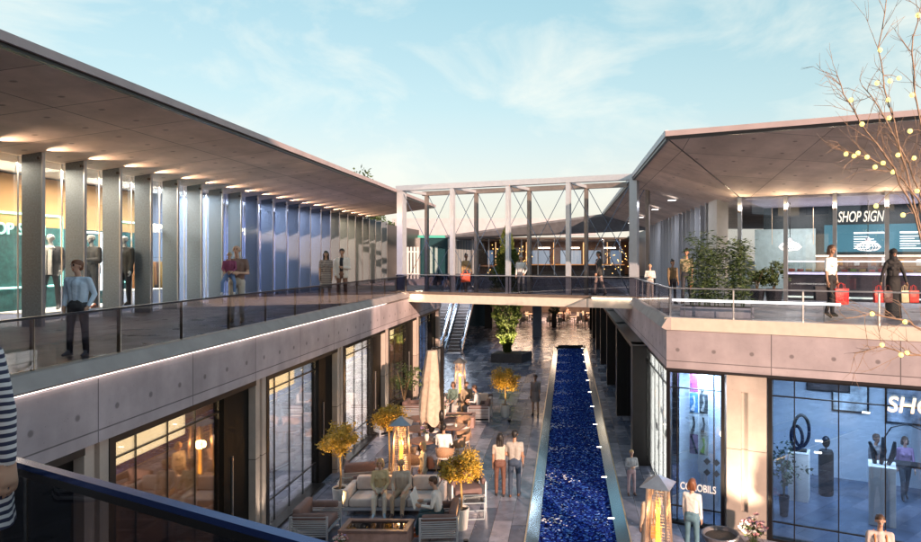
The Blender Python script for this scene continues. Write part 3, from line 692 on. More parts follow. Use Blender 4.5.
# ================================================================ ESCALATORS
def escalator(x,label):
    e=thing('escalator',label,'escalator',(x,44.0,0),0,'escalators beyond the footbridge')
    L0=.9; H=5.0; run=H/math.tan(R(30)); W_=.5
    g=MB(); n=25
    for i in range(n):
        y=L0+run*i/n; z=H*i/n; g.box(-W_,W_,y,y+run/n+.02,z-.05 if z>.05 else 0,z+H/n)
    g.box(-W_,W_,0,L0,-.0,.02)
    st=g.build('steps',mat('grooved_steel_step',(.30,.26,.25),.45,.6,var=.2,scale=12),e)
    for s in (-1,1):
        x0=s*(W_+.06); g=MB()
        g.hexa([(x0-.04,.2,.02),(x0+.04,.2,.02),(x0+.04,L0+run,H-.1),(x0-.04,L0+run,H-.1)],[(x0-.04,.2,.35),(x0+.04,.2,.35),(x0+.04,L0+run,H+.35),(x0-.04,L0+run,H+.35)])
        g.build('skirt',mat('steel_skirt',(.42,.44,.48),.25,.8),e)
        g=MB(); g.hexa([(x0-.01,.0,.3),(x0+.01,.0,.3),(x0+.01,L0+run,H+.3),(x0-.01,L0+run,H+.3)],[(x0-.01,.0,.92),(x0+.01,.0,.92),(x0+.01,L0+run,H+.95),(x0-.01,L0+run,H+.95)])
        g.build('glass_side',GL_SMALL,e)
        MB().tube([(x0,.05,.35),(x0,-.18,.5),(x0,-.2,.75),(x0,0,.97),(x0,L0,1.05),(x0,L0+run,H+.98)],.05,8).build('handrail',mat('blue_black_handrail',(.03,.05,.10),.25,.2),e)
        MB().tube([(x0,.1,.86),(x0,L0,.93),(x0,L0+run,H+.86)],.025,6).build('rail_light',emit('cool_white_escalator_light',(.45,.66,1),.5),e)
    return e
escalator(-7.75,'right hand escalator of the pair rising beyond the footbridge')
escalator(-9.25,'left hand escalator of the pair, half hidden by the end of the left wing')

lamp('added_escalator_fill','AREA',(-5.5,0.5,4.4),110,(.75,.85,1),BB,size=2,rot=(0,0,0))  # lamp added to lighten the escalators
# unseen block added behind the viewer to shade the low sun, seen in reflections
BLOCKER=thing('unseen_sun_blocker','unseen concrete block added behind the viewpoint to cut the low sun','building',(0,-9,0))
MB().box(-12,9.3,-5,5,0,15).build('wall',CONC,BLOCKER)
rr=random.Random(4)
for i in range(9):
    for k,z in enumerate((1.0,5.6,9.6)):
        x=-11+i*2.25; f=MB().box(x,x+1.7,5.0,5.06,z,z+2.6).build('window',mat('added_reflection_window_%d'%((i+k)%3),[(.3,.25,.2),(.05,.06,.08),(.2,.25,.3)][(i+k)%3],.2,0,emis=[(1,.72,.45),(.4,.6,1),(.8,.9,1)][(i+k)%3],estr=[.5,.05,.3][(i+k)%3]),BLOCKER)  # glowing windows added to enrich reflections in the shop glass
        MB().box(x-.08,x+1.78,5.0,5.12,z-.1,z-.003).build('sill',CREAM,f)
# ================================================================ PEOPLE
SKIN_L=(.50,.30,.22); SKIN_M=(.36,.20,.13); SKIN_D=(.16,.08,.05); MANQ=(.55,.55,.56)
def cm(c, rough=.75):
    n='cloth_%02d_%02d_%02d'%tuple(int(x*99) for x in c)
    return mat(n,c,rough,0,var=.14,scale=2.4,bump=.75)
def skm(c):
    n='skin_%02d_%02d_%02d'%tuple(int(x*99) for x in c)
    if n not in MATS:
        m=mat(n,c,.5,0,var=.04,scale=10)
    return MATS[n]
HAIRC={'black':(.012,.01,.01),'brown':(.07,.035,.02),'blond':(.42,.27,.13),'grey':(.35,.33,.32),'auburn':(.16,.06,.03)}

def voxelize(prims, vox, smooth_it=6):
    """prims: (a,b,ra,rb,tag) tapered capsules -> one continuous surface, material by nearest capsule"""
    g=MB()
    for a,b,ra,rb,tg in prims:
        a=Vector(a); b=Vector(b)
        d=b-a; L=d.length
        if L<1e-5:
            g.ell(a,ra,ra,ra,12,8); continue
        d/=L; pts=[];rs=[]
        for k in range(4): 
            an=math.pi/2*(1-k/4.0); pts.append(a-d*ra*math.sin(an)); rs.append(max(ra*math.cos(an),ra*.08))
        pts.append(a); rs.append(ra); pts.append(b); rs.append(rb)
        for k in range(1,5):
            an=math.pi/2*k/4.0; pts.append(b+d*rb*math.sin(an)); rs.append(max(rb*math.cos(an),rb*.08))
        g.tube(pts,rs,10)
    me=bpy.data.meshes.new('tmp'); me.from_pydata(g.v,[],g.f); me.update()
    o=bpy.data.objects.new('tmp',me); COL.objects.link(o)
    md=o.modifiers.new('r','REMESH'); md.mode='VOXEL'; md.voxel_size=vox; md.use_smooth_shade=True
    if smooth_it:
        ms=o.modifiers.new('s','SMOOTH'); ms.factor=.5; ms.iterations=smooth_it
    dg=bpy.context.evaluated_depsgraph_get(); ev=o.evaluated_get(dg)
    out=bpy.data.meshes.new_from_object(ev)
    bpy.data.objects.remove(o); bpy.data.meshes.remove(me)
    out.polygons.foreach_set('use_smooth',[True]*len(out.polygons))
    return out
def assign(me, prims, order, mats):
    nf=len(me.polygons); c=np.zeros(nf*3); me.polygons.foreach_get('center',c); c=c.reshape(-1,3)
    best=np.full(nf,9.0); idx=np.zeros(nf,dtype=np.int32)
    for a,b,ra,rb,tg in prims:
        a=np.array(a,dtype=float); b=np.array(b,dtype=float); ab=b-a; L2=float(ab@ab)
        t=np.clip(((c-a)@ab)/L2,0,1) if L2>1e-10 else np.zeros(nf)
        d=np.linalg.norm(c-(a+t[:,None]*ab),axis=1)-(ra+(rb-ra)*t)
        m=d<best; best[m]=d[m]; idx[m]=order.index(tg)
    me.materials.clear()
    for x in order: me.materials.append(mats[x])
    me.polygons.foreach_set('material_index',idx); me.update()

POSES={
 'stand':dict(aL=((-.10,.04,-1),(-.02,.22,-1)), aR=((.10,.04,-1),(.02,.22,-1)), lL=((-.06,.03,-1),(-.01,-.03,-1)), lR=((.06,.0,-1),(.01,-.04,-1))),
 'walk': dict(aL=((-.10,.28,-1),(-.02,.45,-1)), aR=((.10,-.22,-1),(.02,.05,-1)), lL=((-.02,-.22,-1),(-.0,-.42,-1)), lR=((.02,.30,-1),(.0,.02,-1))),
 'pockets':dict(aL=((-.28,-.22,-1),(.20,.45,-.9)), aR=((.28,-.22,-1),(-.20,.45,-.9)), lL=((-.12,.05,-1),(-.03,-.03,-1)), lR=((.12,.0,-1),(.04,-.04,-1))),
 'sit':  dict(aL=((-.16,.30,-1),(.38,.85,-.42)), aR=((.16,.30,-1),(-.38,.85,-.42)), lL=((-.12,1,-.06),(.02,.12,-1)), lR=((.12,1,-.06),(-.02,.02,-1))),
 'sitread':dict(aL=((-.16,.42,-1),(.25,.95,.25)), aR=((.16,.42,-1),(-.25,.95,.25)), lL=((-.12,1,-.02),(.02,.15,-1)), lR=((.12,1,-.02),(-.02,.3,-1))),
 'folded':dict(aL=((-.20,.10,-1),(.65,.75,.12)), aR=((.20,.10,-1),(-.65,.75,.05)), lL=((-.06,.03,-1),(-.01,-.03,-1)), lR=((.06,.0,-1),(.01,-.04,-1))),
 'bagR': dict(aL=((-.10,.10,-1),(.05,.55,-.6)), aR=((.14,.0,-1),(.02,.15,-1)), lL=((-.02,-.16,-1),(-.0,-.34,-1)), lR=((.02,.22,-1),(.0,.02,-1))),
 'carry':dict(aL=((-.22,.15,-1),(.55,.85,.05)), aR=((.12,.02,-1),(.0,.35,-1)), lL=((-.05,.05,-1),(-.01,-.03,-1)), lR=((.05,.0,-1),(.01,-.04,-1))),
 'hug':  dict(aL=((-.20,.05,-1),(.85,.1,-.35)), aR=((.10,.02,-1),(.03,.2,-1)), lL=((-.04,-.05,-1),(-.0,-.12,-1)), lR=((.04,.10,-1),(.0,.0,-1))),
 'hugR': dict(aR=((.55,.05,-.85),(.75,-.2,-.05)), aL=((-.10,.02,-1),(-.03,.2,-1)), lL=((-.04,.10,-1),(-.0,.0,-1)), lR=((.04,-.05,-1),(.0,-.12,-1))),
}
def person(label, loc, face=180, H=1.72, pose='stand', top=(.6,.6,.6), bottom=(.05,.06,.09), shoe=(.04,.03,.03), skin=SKIN_L, hair='brown',
           hairstyle='short', sleeve='long', legs='long', dress=None, dressmat=None, skirt_to=.5, jacket=None, vox=.0125, turn=0, lean=0, group=None, female=False, name='person', over=None, mann=False, cat='person', twist=None):
    k=H/1.75; ps=dict(POSES[pose]); 
    if over: ps.update(over)
    S=[]   # upper body
    def V(x,y,z): return Vector((x,y,z))
    sh=.165 if female else .185; ch=.85 if female else 1.0
    top_t='top'
    S+= [(V(-.065,0,1.00),V(-.085*ch,.0,1.30),.092*ch,.108*ch,'top'),(V(.065,0,1.00),V(.085*ch,.0,1.30),.092*ch,.108*ch,'top'),
         (V(0,.01,1.05),V(0,.015,1.32),.092,.11,'top'),
         (V(-sh+.03,-.005,1.405),V(sh-.03,-.005,1.405),.056,.056,'top'),(V(-sh+.05,-.01,1.36),V(sh-.05,-.01,1.36),.075,.075,'top'),
         (V(0,-.005,1.44),V(0,-.005,1.455),.062,.05,'top'),
         (V(0,-.01,1.45),V(0,.012,1.55),.050,.047,'skin')]
    if female: S+=[(V(-.07,.075,1.27),V(-.07,.08,1.27),.062,.055,'top'),(V(.07,.075,1.27),V(.07,.08,1.27),.062,.055,'top')]
    LOW=[(V(-.07,0,.92),V(.07,0,.92),.108,.108,'bottom'),(V(-.06,-.03,.90),V(.06,-.03,.90),.10,.10,'bottom'),(V(-.05,0,.99),V(.05,0,.99),.10,.10,'bottom')]
    # head
    hd=[]
    hc=V(0,.02,1.655)
    hd+=[(hc+V(0,-.018,.018),hc+V(0,.018,.025),.080,.076,'skin'),(hc+V(0,.03,-.045),hc+V(0,.045,-.075),.052,.036,'skin'),
         (hc+V(0,.088,-.008),hc+V(0,.104,-.028),.011,.014,'skin'),
         (hc+V(-.02,.078,-.062),hc+V(.02,.078,-.062),.0085,.0085,'lip'),
         (hc+V(-.082,-.005,.0),hc+V(-.080,-.008,-.025),.016,.012,'skin'),(hc+V(.082,-.005,.0),hc+V(.080,-.008,-.025),.016,.012,'skin'),
         (hc+V(-.045,.080,.034),hc+V(-.018,.088,.036),.006,.006,'eye'),(hc+V(.045,.080,.034),hc+V(.018,.088,.036),.006,.006,'eye'),
         (hc+V(-.031,.083,.012),hc+V(-.031,.083,.012),.0115,.0115,'eye'),(hc+V(.031,.083,.012),hc+V(.031,.083,.012),.0115,.0115,'eye')]
    HR=[]
    if hairstyle!='bald':
        HR+=[(hc+V(0,-.026,.035),hc+V(0,.012,.048),.089,.080,'hair'),(hc+V(0,-.05,-.01),hc+V(0,-.055,-.03),.07,.06,'hair'),
             (hc+V(-.058,-.02,.02),hc+V(-.06,-.015,.0),.036,.028,'hair'),(hc+V(.058,-.02,.02),hc+V(.06,-.015,.0),.036,.028,'hair')]
    if hairstyle in('long','bob'):
        z=-.24 if hairstyle=='long' else -.10
        for s in(-1,0,1): HR+=[(hc+V(s*.055,-.045,.0),hc+V(s*.065,-.055 ,z),.050,.038 if hairstyle=='long' else .045,'hair')]
        HR+=[(hc+V(-.078,.0,.0),hc+V(-.078,.005,-.09),.026,.02,'hair'),(hc+V(.078,.0,.0),hc+V(.078,.005,-.09),.026,.02,'hair')]
    if hairstyle=='bun': HR+=[(hc+V(0,-.06,.12),hc+V(0,-.06,.125),.045,.045,'hair')]
    if hairstyle=='pony': HR+=[(hc+V(0,-.10,.04),hc+V(0,-.13,-.12),.032,.02,'hair')]
    if hairstyle=='scarf':
        HR+=[(hc+V(0,-.02,.03),hc+V(0,.015,.045),.10,.092,'hair'),(hc+V(0,-.03,-.02),hc+V(0,.0,-.15),.09,.10,'hair'),(V(-.09,-.0,1.42),V(.09,-.0,1.42),.095,.095,'hair')]
    if turn:
        Rm=Matrix.Rotation(R(turn),3,'Z'); pv=V(0,0,1.6)
        hd=[(pv+Rm@(a-pv),pv+Rm@(b-pv),r1,r2,t) for a,b,r1,r2,t in hd]; HR=[(pv+Rm@(a-pv),pv+Rm@(b-pv),r1,r2,t) for a,b,r1,r2,t in HR]
    # arms
    ARM=[]; wr={}
    for s,key in((-1,'aL'),(1,'aR')):
        d1,d2=[Vector(x).normalized() for x in ps[key]]
        s0=V(s*sh,0,1.40); e=s0+d1*.285; w=e+d2*.25
        tu='skin' if sleeve=='none' else 'top'; tf='top' if sleeve=='long' else 'skin'
        pad=.008 if tu=='top' else 0
        ARM.append((s0,s0+(e-s0)*.62,.050+pad,.044+pad,tu)); 
        ARM.append((s0+(e-s0)*.62,e,.042+(pad if tf=='top' or sleeve=='half' else 0),.036+(pad if tf=='top' else 0),tu if sleeve!='short' else 'skin'))
        ARM.append((e,e+(w-e)*.9,.037+(.007 if tf=='top' else 0),.027+(.009 if tf=='top' else 0),tf)); ARM.append((e+(w-e)*.85,w,.026,.024,'skin'))
        wr[s]=(w,d2)
        # hand: palm plus five fingers
        fwd=V(0,1,0); side=d2.cross(V(s,0,0)); side=side.normalized() if side.length>.1 else fwd   # across the palm
        nrm=side.cross(d2).normalized()*( -s)
        inward=V(-s,0,0)-d2*(V(-s,0,0).dot(d2)); inward=inward.normalized() if inward.length>.1 else nrm
        if side.dot(fwd)<0: side=-side
        pe=w+d2*.085
        ARM.append((w+side*.016,pe+side*.024,.020,.018,'skin')); ARM.append((w-side*.016,pe-side*.024,.019,.017,'skin')); ARM.append((w,pe,.02,.019,'skin'))
        for j,(o_,l_) in enumerate(((.033,.040),(.011,.046),(-.012,.042),(-.033,.032))):
            f0=pe+side*o_; f1=f0+d2*l_+inward*.006; f2=f1+(d2*.8+inward*.6).normalized()*l_*.75
            ARM.append((f0,f1,.0095,.0085,'skin')); ARM.append((f1,f2,.0085,.007,'skin'))
        t0=w+d2*.03+side*.03; t1=t0+(d2*.7+side*.8).normalized()*.038; t2=t1+(d2*.95+side*.2+inward*.3).normalized()*.03
        ARM.append((t0,t1,.013,.011,'skin')); ARM.append((t1,t2,.011,.008,'skin'))
    up=S+hd+ARM
    if lean:
        Rm=Matrix.Rotation(R(-lean),3,'X'); pv=V(0,0,.95)
        up=[(pv+Rm@(a-pv),pv+Rm@(b-pv),r1,r2,t) for a,b,r1,r2,t in up]; HR=[(pv+Rm@(a-pv),pv+Rm@(b-pv),r1,r2,t) for a,b,r1,r2,t in HR]
        for s in wr: wr[s]=(pv+Rm@(wr[s][0]-pv),wr[s][1])
    LG=[]
    lowest=9
    for s,key in((-1,'lL'),(1,'lR')):
        d1,d2=[Vector(x).normalized() for x in ps[key]]
        h=V(s*.088,0,.90); kn=h+d1*.42; an=kn+d2*.41
        t1='skin' if legs=='bare' else 'bottom'; t2='bottom' if legs=='long' else 'skin'
        pad=.007 if t1=='bottom' else -.004
        LG.append((h,kn,.083+pad,.052+pad,t1)); LG.append((kn,kn+(an-kn)*.45,.051+(.009 if t2=='bottom' else 0),.050+(.009 if t2=='bottom' else 0),t2)); LG.append((kn+(an-kn)*.45,an,.049+(.010 if t2=='bottom' else 0),.034+(.013 if t2=='bottom' else 0),t2))
        fd=V(s*.15,1,-.0); 
        if d2.y<-.3: fd=V(s*.1,.8,-.55)
        fd.normalize()
        toe=an+V(0,0,-.045)+fd*.15; heel=an+V(0,0,-.045)-fd*.035
        LG.append((an,heel,.040,.036,'shoe')); LG.append((heel,toe,.036,.03,'shoe')); LG.append((an+fd*.04,toe,.036,.028,'shoe'))
        lowest=min(lowest,heel.z-.036,toe.z-.03)
    prims=up+LOW+LG
    off=V(0,0,-lowest)
    sc=lambda v:(v+off)*k
    prims=[(sc(a),sc(b),ra*k,rb*k,t) for a,b,ra,rb,t in prims]
    HR=[(sc(a),sc(b),ra*k,rb*k,t) for a,b,ra,rb,t in HR]
    me=voxelize(prims,vox*min(1.15,max(.7,k)),4)
    sm=skm(skin)
    md={'skin':sm,'top':cm(top) if not mann else sm,'bottom':cm(bottom),'shoe':cm(shoe,.4),'eye':mat('dark_eye',(.02,.015,.012),.2),'lip':mat('lip_tone',(skin[0]*.75,skin[1]*.45,skin[2]*.45),.5) if False else skm((skin[0]*.8,skin[1]*.5,skin[2]*.5))}
    if mann: md['eye']=sm; md['lip']=sm; md['top']=cm(top); md['bottom']=cm(bottom)
    if dress is not None: md['top']=md['bottom']=dressmat or cm(dress)
    order=['skin','top','bottom','shoe','eye','lip']
    assign(me,prims,order,md)
    o=bpy.data.objects.new(name,me); COL.objects.link(o); o.location=loc; o.rotation_euler=(0,0,R(face))
    tag(o,label,cat,group)
    if HR:
        hm=voxelize(HR,.014*k,3); hm.materials.append(mat('hair_'+hair,HAIRC[hair],.5,0,var=.3,scale=60) if hairstyle!='scarf' else cm((.012,.011,.013)))
        h=bpy.data.objects.new('hair' if hairstyle!='scarf' else 'headscarf',hm); COL.objects.link(h); h.parent=o
    zz=lambda z:(z+off.z)*k
    if dress is not None and pose!='sit':
        zt=zz(1.08); zb=zz(skirt_to); g=MB(); n=28; prof=[]
        rows=9
        vs=[];fs_=[]
        for i in range(rows):
            f=i/(rows-1); z=zt+(zb-zt)*f; hipf=max(0,1-abs(z-zz(.90))/(.25*k))
            rx=(.150+.028*hipf+.055*f)*k; ry=(.118+.03*hipf+.055*f)*k
            for q_ in range(n):
                a=2*math.pi*q_/n; rip=1+.035*f*math.sin(a*7+1.3)+.02*f*math.sin(a*3)
                vs.append((rx*rip*math.cos(a),ry*rip*math.sin(a)+.0,z))
        for i in range(rows-1):
            for q_ in range(n): fs_.append((i*n+q_,i*n+(q_+1)%n,(i+1)*n+(q_+1)%n,(i+1)*n+q_))
        fs_.append(tuple(range(n)))
        g.add(vs,fs_); d=g.build('skirt',dressmat or cm(dress),o,smooth=True)
    if jacket is not None:
        JP=[]
        for a,b,ra,rb,t in prims:
            if t=='top': JP.append((a,b,ra+.014*k,rb+.014*k,'j'))
        JP.append((V(-.08*k,-.01,zz(1.0)),V(-.085*k,-.01,zz(.86)),.115*k,.118*k,'j')); JP.append((V(.08*k,-.01,zz(1.0)),V(.085*k,-.01,zz(.86)),.115*k,.118*k,'j'))
        jm=voxelize(JP,.016*k,3)
        # open the front
        import bmesh
        bm=bmesh.new(); bm.from_mesh(jm)
        dl=[f for f in bm.faces if f.calc_center_median().y>.03*k and abs(f.calc_center_median().x)<(.055*k) and f.calc_center_median().z>zz(.7)]
        bmesh.ops.delete(bm,geom=dl,context='FACES'); bm.to_mesh(jm); bm.free()
        jm.materials.append(cm(jacket)); j=bpy.data.objects.new('jacket',jm); COL.objects.link(j); j.parent=o
    Mw=Matrix.Translation(loc)@Matrix.Rotation(R(face),4,'Z')
    o_w={s:Mw@((wr[s][0]+off)*k) for s in wr}
    return o,o_w

def bag(label, top, w=.3,h=.3,d=.12,col=(.6,.03,.03),face=0,cat='bag',name='shopping_bag',handle=.14,hcol=None):
    """top: world point held (handle top)"""
    r=thing(name,label,cat,(top[0],top[1],top[2]-handle-h),R(face))
    g=MB(); g.hexa([(-w/2*.92,-d/2,0),(w/2*.92,-d/2,0),(w/2*.92,d/2,0),(-w/2*.92,d/2,0)],[(-w/2,-d/2*.8,h),(w/2,-d/2*.8,h),(w/2,d/2*.8,h),(-w/2,d/2*.8,h)])
    g.build('bag_body',cm(col,.45),r,bevel=.008)
    for y in(-d*.3,d*.3): MB().tube([(-w*.25,y,h-.01),(-w*.2,y,h+handle*.7),(0,0,h+handle),(w*.2,y,h+handle*.7),(w*.25,y,h-.01)],.006,6).build('handle',cm(hcol or col,.5),r)
    return r
def gp(px,py,z=0.0): return tuple(at(px,py,z))
def pos(px,d,z): return (xat(px,d),d,z)
STR=striped('blue_white_stripes',(.62,.62,.66),(.025,.03,.075),.036,.5)
STR2=striped('thin_grey_stripes',(.32,.27,.25),(.07,.05,.05),.05,.55)
DZ=5.008
# --- left walkway
person('boy in light blue shirt standing with hands in pockets at the left railing',pos(78,9.9,DZ),184,1.44,'pockets',top=(.55,.68,.85),bottom=(.05,.05,.06),shoe=(.25,.25,.27),hair='auburn',skin=SKIN_L,vox=.011,turn=-20)
m_,w_=person('bald man in brown t-shirt and light trousers carrying a toddler on the left walkway',pos(237,14.95,DZ),190,1.76,'carry',top=(.20,.12,.10),bottom=(.48,.43,.38),shoe=(.3,.2,.12),sleeve='short',hairstyle='bald',skin=SKIN_L,over=dict(aR=((.22,.15,-1),(-.55,.85,.1))))
person('blond toddler in plaid shirt and jeans held on a man\'s arm',pos(229.5,14.72,DZ+.66),200,1.02,'sit',top=(.25,.05,.12),bottom=(.12,.2,.4),shoe=(.5,.5,.55),hair='blond',over=dict(lL=((-.3,.7,-.7),(.0,.1,-1)),lR=((.3,.7,-.7),(.0,.1,-1))))
person('long haired woman in striped dress beside a man in a white blazer',pos(326,21.6,DZ),195,1.70,'stand',skin=SKIN_M,hair='black',hairstyle='long',sleeve='short',legs='bare',dress=(1,1,1),dressmat=STR2,female=True,shoe=(.05,.02,.02))
person('dark haired man in white blazer and brown trousers standing beside a striped dress',pos(342,21.9,DZ),188,1.78,'folded',top=(.02,.02,.03),bottom=(.20,.10,.07),skin=SKIN_M,hair='black',jacket=(.68,.62,.58),over=dict(aR=((.15,.0,-1),(-.1,.25,-1))))
# --- near foreground woman
person('woman in blue and white striped dress cut off by the left edge of the photo',(-2.765,3.0,4.711),158,1.68,'stand',skin=SKIN_L,hair='brown',hairstyle='bob',sleeve='long',legs='bare',dress=(1,1,1),dressmat=STR,female=True,vox=.0075,skirt_to=.56,shoe=(.1,.1,.12),over=dict(aL=((-.16,-.16,-1),(-.04,-.02,-1)),aR=((.2,.0,-1),(.05,.1,-1))))
# --- footbridge
o,w_=person('woman with dark hair bun and patterned jacket carrying an orange bag on the footbridge',pos(466,28.2,4.98),215,1.62,'bagR',top=(.30,.20,.10),bottom=(.04,.04,.05),hair='black',hairstyle='bun',skin=SKIN_D,female=True)
bag('bright orange handbag held by a woman on the footbridge',tuple(Vector(w_[1])+Vector((.15,-.12,.12))),.42,.36,.15,(.75,.10,.03),20,'handbag','handbag')
person('grey haired man in white shirt standing on the footbridge',pos(521,27.2,4.98),165,1.60,'stand',top=(.62,.62,.62),bottom=(.10,.11,.13),hair='grey',skin=SKIN_L,over=dict(aL=((-.3,-.2,-1),(.3,.5,-.8))))
person('woman with dark ponytail and black waistcoat walking on the footbridge',pos(599,25.6,4.98),110,1.72,'walk',top=(.55,.32,.30),bottom=(.55,.42,.36),hair='black',hairstyle='pony',skin=SKIN_M,female=True,jacket=(.03,.03,.03))
person('child in white top with folded hands at the right end of the footbridge',pos(650,22.9,5.0),170,1.26,'folded',top=(.65,.63,.6),bottom=(.35,.33,.33),hair='blond',skin=SKIN_L)
person('child in olive jacket with tied up dark hair left of the bamboo',pos(672.5,21.2,5.0),205,1.42,'stand',top=(.16,.11,.06),bottom=(.02,.02,.025),hair='black',hairstyle='bun',skin=SKIN_M)
o,w_=person('tall woman in patterned blouse and dark trousers beside the bamboo',pos(686.5,20.6,5.0),160,1.72,'walk',top=(.26,.22,.14),bottom=(.03,.03,.04),hair='black',hairstyle='bun',skin=SKIN_M,female=True,sleeve='half')
bag('small tan handbag hanging from the hand of the woman at the bamboo',tuple(Vector(w_[-1])+Vector((.0,0,-.08))),.22,.2,.08,(.35,.17,.07),70,'handbag','handbag')
# --- right terrace
o,w_=person('woman with curly dark hair in white blouse and black trousers walking on the right terrace',pos(831,16.05,5.0),215,1.74,'bagR',top=(.75,.75,.76),bottom=(.015,.015,.018),shoe=(.02,.02,.02),hair='brown',hairstyle='bob',skin=SKIN_M,female=True,sleeve='half',vox=.0105,over=dict(aL=((-.1,.0,-1),(.0,.15,-1))))
bag('large bright red paper shopping bag held by the woman in white blouse',tuple(Vector(w_[-1])+Vector((.06,-.1,-.04))),.38,.40,.12,(.62,.015,.02),10)
bag('black paper shopping bag behind the large red one',tuple(Vector(w_[1])+Vector((-.12,.10,.02))),.36,.36,.12,(.02,.02,.022),10)
o,w_=person('woman in black abaya and headscarf walking with shopping bags in both hands',pos(893,16.3,5.0),180,1.70,'stand',top=(.012,.011,.013),bottom=(.012,.011,.013),hairstyle='scarf',skin=SKIN_M,female=True,dress=(.012,.011,.013),skirt_to=.03,vox=.0105,over=dict(aL=((-.42,.06,-1),(-.22,.1,-1)),aR=((.42,.06,-1),(.22,.1,-1))))
a=w_[-1]; b=w_[1]
def bagx(w,dx,l,c,s=.26): return bag(l,(w[0]+dx,w[1]-.06,w[2]-.05),s,.3,.1,c,5)
l_,r_=(a,b) if a[0]<b[0] else (b,a)
bagx(l_,-.09,'small red shopping bag in the outer left hand of the woman in black',(.6,.03,.03))
bagx(l_,.13,'dark shopping bag next to the skirt of the woman in black',(.10,.03,.03),.24)
bagx(r_,-.08,'tall cream shopping bag beside the woman in black',(.62,.52,.32),.22)
bagx(r_,.14,'small red shopping bag at the far right beside a cream one',(.6,.03,.02))
# --- plaza
person('woman with long dark hair and brown trousers seen from behind beside a man',gp(500,496),4,1.68,'hugR',top=(.50,.42,.36),bottom=(.13,.06,.045),shoe=(.02,.02,.02),hair='black',hairstyle='long',skin=SKIN_M,female=True,sleeve='short')
person('man in grey t-shirt and blue jeans seen from behind with his arm round a woman',gp(514.5,496.5),-3,1.78,'hug',top=(.33,.31,.29),bottom=(.03,.05,.09),shoe=(.1,.04,.02),hair='black',skin=SKIN_M,sleeve='short')
person('woman in short grey dress standing alone left of the water channel',gp(535.5,415.5),165,1.66,'stand',skin=SKIN_M,hair='brown',hairstyle='short',sleeve='half',legs='bare',dress=(.22,.19,.19),female=True,skirt_to=.62)
person('small girl with ponytail in grey sweater and pink leggings right of the water channel',gp(631.5,495),190,1.22,'folded',top=(.32,.33,.36),bottom=(.42,.30,.33),shoe=(.12,.06,.05),hair='blond',hairstyle='pony',skin=SKIN_L,vox=.011)
o,w_=person('blond woman in cream patterned dress standing behind the near right patio heater',pos(650,13.7,0),25,1.66,'stand',skin=SKIN_L,hair='blond',hairstyle='short',sleeve='long',legs='bare',dress=(.55,.45,.36),female=True,skirt_to=.55,vox=.011)
bag('orange shoulder bag worn by the blond woman in the cream dress',(xat(650,13.6)+.10,13.42,1.36),.24,.26,.1,(.75,.32,.08),0,'handbag','handbag',.38)
person('woman with auburn hair in loose white shirt and jeans looking at the blue window',pos(692,14.1,0),-30,1.68,'stand',top=(.68,.68,.70),bottom=(.08,.17,.24),hair='auburn',hairstyle='bob',skin=SKIN_L,female=True,vox=.0105)
person('man with shaved head and brown straps at the bottom edge of the large blue window',pos(880,11.95,0),165,1.76,'stand',top=(.50,.42,.40),bottom=(.15,.15,.18),hair='brown',hairstyle='short',skin=SKIN_L,vox=.010)

sp=bpy.data.objects[[o.name for o in COL.objects if o.get('label','').startswith('man with shaved head')][0]]
g=MB()
for s in(-1,1): g.tube([(s*.09,-.125,1.02),(s*.115,-.12,1.3),(s*.10,-.03,1.475),(s*.10,.09,1.40),(s*.085,.135,1.1)],.016,6)
g.build('strap',cm((.55,.20,.08)),sp)
# ================================================================ FURNITURE
ALU=mat('grey_aluminium_frame',(.55,.57,.62),.3,.4,var=.05)
def armchair():
    r=thing('lounge_armchair','x','armchair')
    g=MB(); w=.44; 
    for x in(-w,w):
        for y in(-.42,.42): g.box(x-.02,x+.02,y-.02,y+.02,0,.60)
        g.box(x-.02,x+.02,-.40,.40,.58,.60).box(x-.02,x+.02,-.40,.40,.02,.05)
    g.box(-w+.02,w-.02,-.42,-.38,.20,.24).box(-w+.02,w-.02,.38,.42,.20,.24); g.build('frame',ALU,r)
    for x in(-w,w):
        g=MB()
        for i in range(8): g.box(x-.012,x+.012,-.40,.40,.14+i*.05,.165+i*.05)
        g.build('side_slats',ALU,r)
    g=MB()
    for i in range(8): g.box(-w+.02,w-.02,-.425,-.40,.14+i*.05,.165+i*.05)
    g.build('back_slats',ALU,r)
    MB().box(-.36,.36,-.30,.40,.25,.43).build('seat_cushion',FABB,r,bevel=.04)
    MB().box(-.41,.41,-.39,-.22,.30,.76).build('back_cushion',FABB,r,bevel=.05)
    for x in(-.40,.40): MB().box(x-.055,x+.055,-.38,.38,.50,.66).build('arm_cushion',FABB,r,bevel=.04)
    return r
def sofa(W_=2.5):
    r=thing('lounge_sofa','x','sofa')
    MB().box(-W_/2,W_/2,-.42,.40,.14,.22).build('base_frame',ALU,r)
    for x in(-W_/2+.08,W_/2-.08):
        for y in(-.36,.34): MB().box(x-.025,x+.025,y-.025,y+.025,0,.14).build('leg',ALU,r)
    n=3; w=(W_-.32)/n
    for i in range(n):
        x=-W_/2+.16+i*w
        MB().box(x+.008,x+w-.008,-.25,.42,.22,.44).build('seat_cushion',FAB,r,bevel=.045,seg=3)
        MB().box(x+.008,x+w-.008,-.40,-.20,.44,.80).build('back_cushion',FAB,r,bevel=.05,seg=3)
    for s in(-1,1): MB().box(s*W_/2,s*(W_/2-.15),-.40,.40,.22,.66).build('arm',FAB,r,bevel=.04,seg=3)
    MB().box(-W_/2,W_/2,-.47,-.41,.18,.74).build('back_panel',FABB,r,bevel=.02)
    return r
